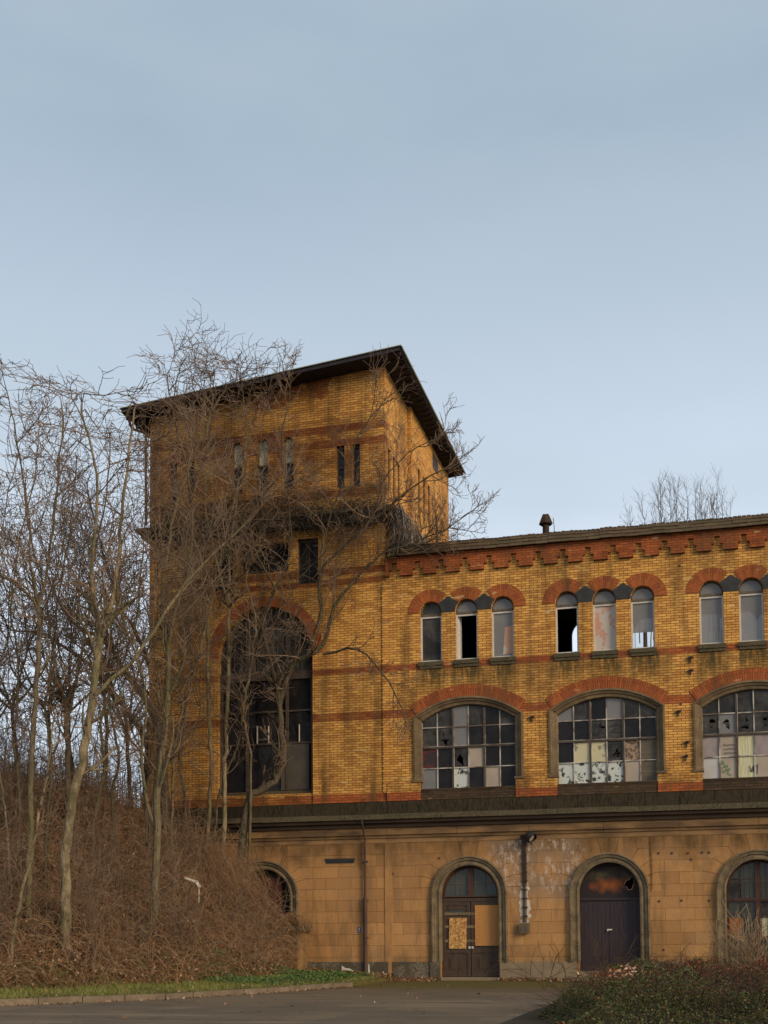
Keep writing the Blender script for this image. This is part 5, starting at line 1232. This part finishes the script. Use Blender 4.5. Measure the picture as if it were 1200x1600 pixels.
# bramble mound in front of the ground-floor window
def mound(R):
    a = R.uniform(0, 2*PI); rr = math.sqrt(R.random()); x = -7.6+1.75*rr*math.cos(a); y = -2.0+1.5*rr*math.sin(a)
    return (x, y, max(hgt(x, y), .3)+(1-rr*rr)*1.9*R.random())
t_ = thing('bramble_bush', 'tall mound of drooping dead bramble in front of the board-covered ground-floor window', 'bush', (-7.6, -2.0, hgt(-7.6, -2.0)))
L = []
R = random.Random(31)
for _ in range(1300):
    a = R.uniform(0, 2*PI); r0 = R.random()*.9; x0, y0 = -8.25+.9*r0*math.cos(a), -1.9+.8*r0*math.sin(a); g = hgt(x0, y0)
    H = R.uniform(.8, 1.7)+ (2.2-min(g, 2.2)); a2 = R.gauss(0, .9)*1.0 + (0 if R.random() < .45 else R.uniform(0, 6)); l = R.uniform(.5, 2.3); H *= R.uniform(.45, 1.08); wv = R.uniform(-.25, .25); wp = R.uniform(0, 6)
    d = Vector((math.cos(a2), math.sin(a2)*.8-.25, 0)); pts = []
    for i in range(9):
        t = i/8; z = g + H*math.sin(min(1, t*1.9)*PI/2)*(1) - (max(0, t-.45)/.55)**1.6*H*R.uniform(.75, .95); x = x0+d.x*l*t+wv*math.sin(t*5+wp); y = min(-.12, y0+d.y*l*t+wv*math.cos(t*4+wp))
        pts.append(Vector((x+R.gauss(0, .02), y, max(z, hgt(x, y))+R.gauss(0, .02))))
    r = R.uniform(.003, .007); L.append((pts, [r*(1-.5*i/8) for i in range(9)]))
def dome(R):
    a = R.uniform(0, 2*PI); rr = math.sqrt(R.random()); x, y = -7.9+1.8*rr*math.cos(a), min(-.3, -1.9+1.5*rr*math.sin(a)); g = hgt(x, y)
    return (x, y, g+max(0, (3.4-g))*(1-rr**2)*R.uniform(.3, .85))
L += arcs(900, dome, (.3, 1.0), .0055, .9, 61, 6)
V, F = tubes(L, 3); fastmesh('stems', V, F, M['bramble'], t_)
V, F = tubes(arcs(260, dome, (.5, 1.6), .006, .9, 62, 6), 3); fastmesh('pale_stems', V, F, M['bramblepale'], t_)
# a second dead tangle lying on the wall stub
t_ = thing('dead_creeper', 'grey dead creeper heaped over the dark coping of the wall stub', 'creeper', (-6.2, -.8, 1.8))
R = random.Random(33); L = []
for _ in range(420):
    x0, y0 = R.uniform(-7.1, -5.5), R.uniform(-1.2, -.2); pts = []; a = R.uniform(0, 6.3); l = R.uniform(.3, .9)
    for i in range(6): t = i/5; x = x0+math.cos(a)*l*t; y = min(-.08, y0+math.sin(a)*l*t*.7); pts.append(Vector((x, y, 1.82+R.uniform(0, .12)+math.sin(t*PI)*.35*l-max(0, x+5.4)*1.3-(max(0, -1.25-y))*1.5)))
    r = R.uniform(.004, .008); L.append((pts, [r]*6))
L += arcs(500, lambda R: (R.uniform(-7.4, -5.2), R.uniform(-1.7, -1.2), R.uniform(.3, 1.7)), (.3, .9), .006, .6, 91, 6)
V, F = tubes(L, 3); fastmesh('stems', V, F, M['bramble'], t_)
# grass verge
def blades(n, place, h, w, seed):
    R = np.random.RandomState(seed); rr = random.Random(seed); P = []
    while len(P) < n:
        p = place(rr)
        if p: P.append(p)
    P = np.array(P); a = R.uniform(0, 2*PI, n); d = np.stack([np.cos(a), np.sin(a), 0*a], 1)*w; hh = h*(.4+R.random_sample(n)); ln = R.normal(size=(n, 3))*.4; ln[:, 2] = 1
    tip = P+ln*hh[:, None]; V = np.stack([P-d, P+d, tip], 1).reshape(-1, 3); return V, np.arange(3*n).reshape(-1, 3)
def verge(R):
    y = R.uniform(-20, -.3); x = R.uniform(-14, -2.6); d = kdist(x, y)
    if d < .16 or d > 2.9+R.uniform(-.8, .6): return None
    if math.sin(x*2.1+y*1.3)+math.sin(y*3.3-x) < R.uniform(-2.2, 0): return None
    return (x, y, hgt(x, y)-.01)
V, F = blades(30000, verge, .085, .007, 9); fastmesh('grass', V, F, M['grass'], label='short green grass on the verge behind the kerb', cat='grass', kind='stuff')
pts = []; R = random.Random(12)
while len(pts) < 6500:
    x, y = R.uniform(-8.2, -2.9), R.uniform(-8.5, -1.2); d = kdist(x, y)
    if .25 < d < 3.4 and math.sin(x*1.9+2)+math.sin(y*1.4) > -.9: pts.append((x, y, hgt(x, y)+R.random()**1.5*.16))
V, F = leafcloud(pts, .034, 12, .6); fastmesh('weeds', V, F, M['weeds'], label='bright green leafy weeds on the bank beside the building', cat='weeds', kind='stuff')
pts = []
for _ in range(5200):
    k = R.random()
    if k > .93:
        t_ = R.random()*4.99; i_ = int(t_)+1; (ax_, ay_), (bx_, by_) = KERB[i_], KERB[i_+1]; t_ -= int(t_); x, y = ax_+(bx_-ax_)*t_+abs(R.gauss(0, .12))+.09, ay_+(by_-ay_)*t_-abs(R.gauss(0, .05)); z = .01; pts.append((x, y, z)); continue
    if k < .5: x, y = R.uniform(-5.4, -1.0), -.1-abs(R.gauss(0, .55))
    elif k < .6: x, y = R.uniform(.9, 3.6), -.06-abs(R.gauss(0, .25))
    else:
        y = R.uniform(-15, -1); x = R.uniform(-9, -2.6); d = kdist(x, y)
        if not (0.1 < d < 2.9) or R.random() < .4: continue
    z = max(.005, hgt(x, y)); pts.append((x, y, z+R.random()*.10*math.exp(-abs(y)) + .01))
for _ in range(110): x, y = R.uniform(-8, 6), R.uniform(-19, -2); z = .012; pts.append((x, y, z)) if kdist(x, y) < -.1 else None
V, F = leafcloud(pts, .036, 13, .6); fastmesh('fallen_leaves', V, F, M['litter'], label='rusty fallen leaves drifted along the foot of the wall and kerb', cat='fallen leaves', kind='stuff')
# sticks & paper scraps near kerb
# ---------------------------------------------------------------- shrubs at right
def sh_h(x, y):
    # mound outline: gentle height field over the bed
    ex = sst(4.5, 5.6, x+.12*(y+18)*.35+.25*math.sin(y*1.7)); ey = sst(-21.5, -19.0, y)*sst(-6.0, -9.0, y)
    return ex*ey*(.60+.12*math.sin(x*1.3+y*.7)+.12*math.sin(x*2.9-y*1.1)+.06*math.sin(5*x+4*y))
def shrub_patch(seed, test, name, label, cat, n=16000, mats=('cot', 'cotred'), redf=None, group=None, n_t=900):
    R = random.Random(seed); g = []; rd = []; tw = []
    xs = []; 
    while len(g)+len(rd) < n:
        x, y = R.uniform(3.6, 13.5), R.uniform(-21.5, -6)
        if not test(x, y): continue
        v = Vector((x, y, .5))-CAM; px = CX+FPX*v.dot(RT)/v.dot(FW)
        if px > 1330 and R.random() < .8: continue
        h = sh_h(x, y)
        if h < .04: continue
        cl = .5+.25*math.sin(6.1*x+2.3*y)+.25*math.sin(3.3*y-5.2*x+1.7)
        if R.random() > .35+.8*cl: continue
        z = h*(1-R.random()**2.0*.85)*(.86+.26*cl)+abs(R.gauss(0, .03)); p = (x, y, max(.02, z))
        (rd if redf and redf(x, y, R) else g).append(p); xs.append((x, y, h))
    root = thing(name, label, cat, (sum(p[0] for p in xs)/len(xs), sum(p[1] for p in xs)/len(xs), 0), group)
    V, F = leafcloud(g, .0205, seed, .5); mi = np.zeros(len(F), int)
    if rd: V2, F2 = leafcloud(rd, .0205, seed+1, .5); F = np.concatenate([F, F2+len(V)]); V = np.concatenate([V, V2]); mi = np.concatenate([mi, np.ones(len(F2), int)])
    fastmesh('foliage', V, F, [M['cot'], M['cotred']], root, mi=mi)
    for _ in range(n_t):
        x, y, h = R.choice(xs); a = R.uniform(0, 6.3); l = R.uniform(.25, .7); up_ = R.uniform(.0, .35); b = Vector((x, y, h*.6)); d = Vector((math.cos(a), math.sin(a), 0))
        pts = [b+d*l*t+Vector((0, 0, (h*.45+up_*l)*math.sin(t*PI*.55))) for t in (0, .25, .5, .75, 1)]; tw.append((pts, [.005, .0045, .004, .003, .002]))
    V, F = tubes(tw, 3); fastmesh('twigs', V, F, M['cottwig'], root)
    return root
redspot = [(8.2, -12.5, 1.9), (6.0, -13.0, .9), (5.6, -16.5, .6), (9.4, -16, 1.0), (7.0, -15.5, .8), (9.5, -13, 1.2)]
def redf(x, y, R):
    for a, b, s in redspot:
        if R.random() < 1.0*math.exp(-(((x-a)/s)**2+((y-b)/(s*1.1))**2)): return True
    return R.random() < (.10 if math.sin(3*x+y)+math.sin(2.2*y-x) > .6 else .02)
shrub_patch(101, lambda x, y: y > -13.2 and x < 7.2, 'low_shrub', 'dark green low shrub spreading in front of the purple-brown plank door', 'shrub', 56000, redf=redf, group='low evergreen shrubs in the bed')
shrub_patch(102, lambda x, y: y > -14.5 and x >= 7.2, 'low_shrub', 'low shrub with a dense red-leaved top below the barred window', 'shrub', 40000, redf=redf, group='low evergreen shrubs in the bed')
shrub_patch(103, lambda x, y: y <= -13.2 and x < 7.2, 'low_shrub', 'green mounded shrub at the road edge, nearest to the camera', 'shrub', 34000, redf=redf, group='low evergreen shrubs in the bed')
shrub_patch(104, lambda x, y: y <= -14.5 and x >= 7.2, 'low_shrub', 'dark shrub with bare twigs in the bottom right corner', 'shrub', 42000, redf=redf, group='low evergreen shrubs in the bed', n_t=2200)
mbg = MB()   # bed soil
pl = [(3.9, -19.5), (6, -22), (14.5, -22), (14.5, -6.2), (5.0, -6.2), (4.4, -10), (4.0, -15)]
mbg.face([(x, y, .006) for x, y in pl]); mbg.build('planting_bed', simple('bed_soil', (.045, .034, .018), (.028, .022, .012), 3, .95, .02), kind='structure')
# clump of bleached dead leaves
p = at(983, 1530, -16.6); R = random.Random(6); pts = [(p.x+R.gauss(0, .17), -16.6+R.gauss(0, .15), p.z+.05+R.gauss(0, .08)) for _ in range(170)] + [(p.x-.45+R.gauss(0, .12), -16.7+R.gauss(0, .1), p.z-.0+R.gauss(0, .05)) for _ in range(80)]
V, F = leafcloud(pts, .035, 6, .5); fastmesh('leaf_clump', V, F, M['pinkleaf'], label='clump of salmon-pink dead leaves on top of the green shrub', cat='dead leaves', kind='stuff')
# twiggy dry plant by the barred window
def twiggy(px, py, Y, n, H, sp, name, label, seed, mat='bramblepale'):
    b = at(px, py, Y); g = 0.; t = Tree(seed); t.fence = False
    for _ in range(n):
        d = Vector((t.r.gauss(0, sp), t.r.gauss(0, sp*.7), 1)).normalized(); t.grow(Vector((b.x+t.r.gauss(0, sp*.5), Y+t.r.gauss(0, .15), 0.0)), d, H*t.r.uniform(.6, 1.1), .009, 1, .12, .18)
    V, F = tubes(t.twig+t.trunk, 3); r = thing(name, label, 'plant', (b.x, Y, 0)); fastmesh('stems', V, F, M[mat], r)
twiggy(1165, 1500, -3.5, 60, 1.9, .42, 'dry_shrub', 'straw-coloured dry twiggy shrub in front of the barred window', 51)
twiggy(950, 1500, -2.0, 9, 1.5, .3, 'weed_stalks', 'thin dark weed stalks with seed heads before the plank door', 52, 'cottwig')
twiggy(868, 1515, -6.8, 4, 1.3, .35, 'bramble_shoot', 'few arching bramble shoots at the left end of the shrub bed', 53, 'cottwig')
twiggy(1075, 1500, -5.0, 5, 1.0, .5, 'bramble_shoot', 'thin bramble shoots rising before the wall between plank door and barred window', 54, 'cottwig')

# ---------------------------------------------------------------- dead vine on the tower cornice
R = random.Random(77)
def vine(n, gen, r=.006, seed=1):
    L = []
    for _ in range(n): pts = gen(R); rr = r*R.uniform(.6, 1.6); L.append((pts, [rr]*len(pts)))
    return L
def g_front(R):
    u = R.random(); x = TX0+.1+(TX1-TX0)*u; big = math.exp(-((x+7.6)/2.4)**2)
    z = R.uniform(15.2, 16.0+.5*big*R.random()); l = R.uniform(.3, 1.0); drop = R.uniform(-.3, .55+.5*big); h = R.gauss(0, 1)*l; w = R.uniform(-.3, .3); w2 = R.uniform(-.25, .25)
    y = -.1-R.random()*.45; return [Vector((x+h*t+w*math.sin(t*5), min(-.03, y+w2*t), z+w2*math.sin(t*6)-drop*t*t)) for t in (0, .2, .4, .6, .8, 1)]
def g_side(R):
    y = R.uniform(-.4, 5.2); z = R.uniform(15.1, 15.85); drop = R.uniform(.3, 1.3)*(1.1 if y < 3 else .6); x = TX1+.1+R.random()*.45; return [Vector((x+.1*math.sin(t*3), y+R.uniform(-.1, .1)*t+.15*t, z-drop*t**1.3)) for t in (0, .2, .4, .6, .8, 1)]
t_ = thing('dead_vine', 'dark mat of dead vine hanging from the cornice round the tower', 'vine', (-6.9, 0, 15.0))
V, F = tubes(vine(900, g_front, .007), 3); fastmesh('front_growth', V, F, M['vine'], t_)
V, F = tubes(vine(1000, g_side, .009), 3); fastmesh('side_growth', V, F, M['vine'], t_)
V, F = tubes(vine(420, g_side, .009), 3); fastmesh('bleached_strands', V, F, M['vinepale'], t_)
print('faces', sum(len(o.data.polygons) for o in S.objects if o.type == 'MESH'))
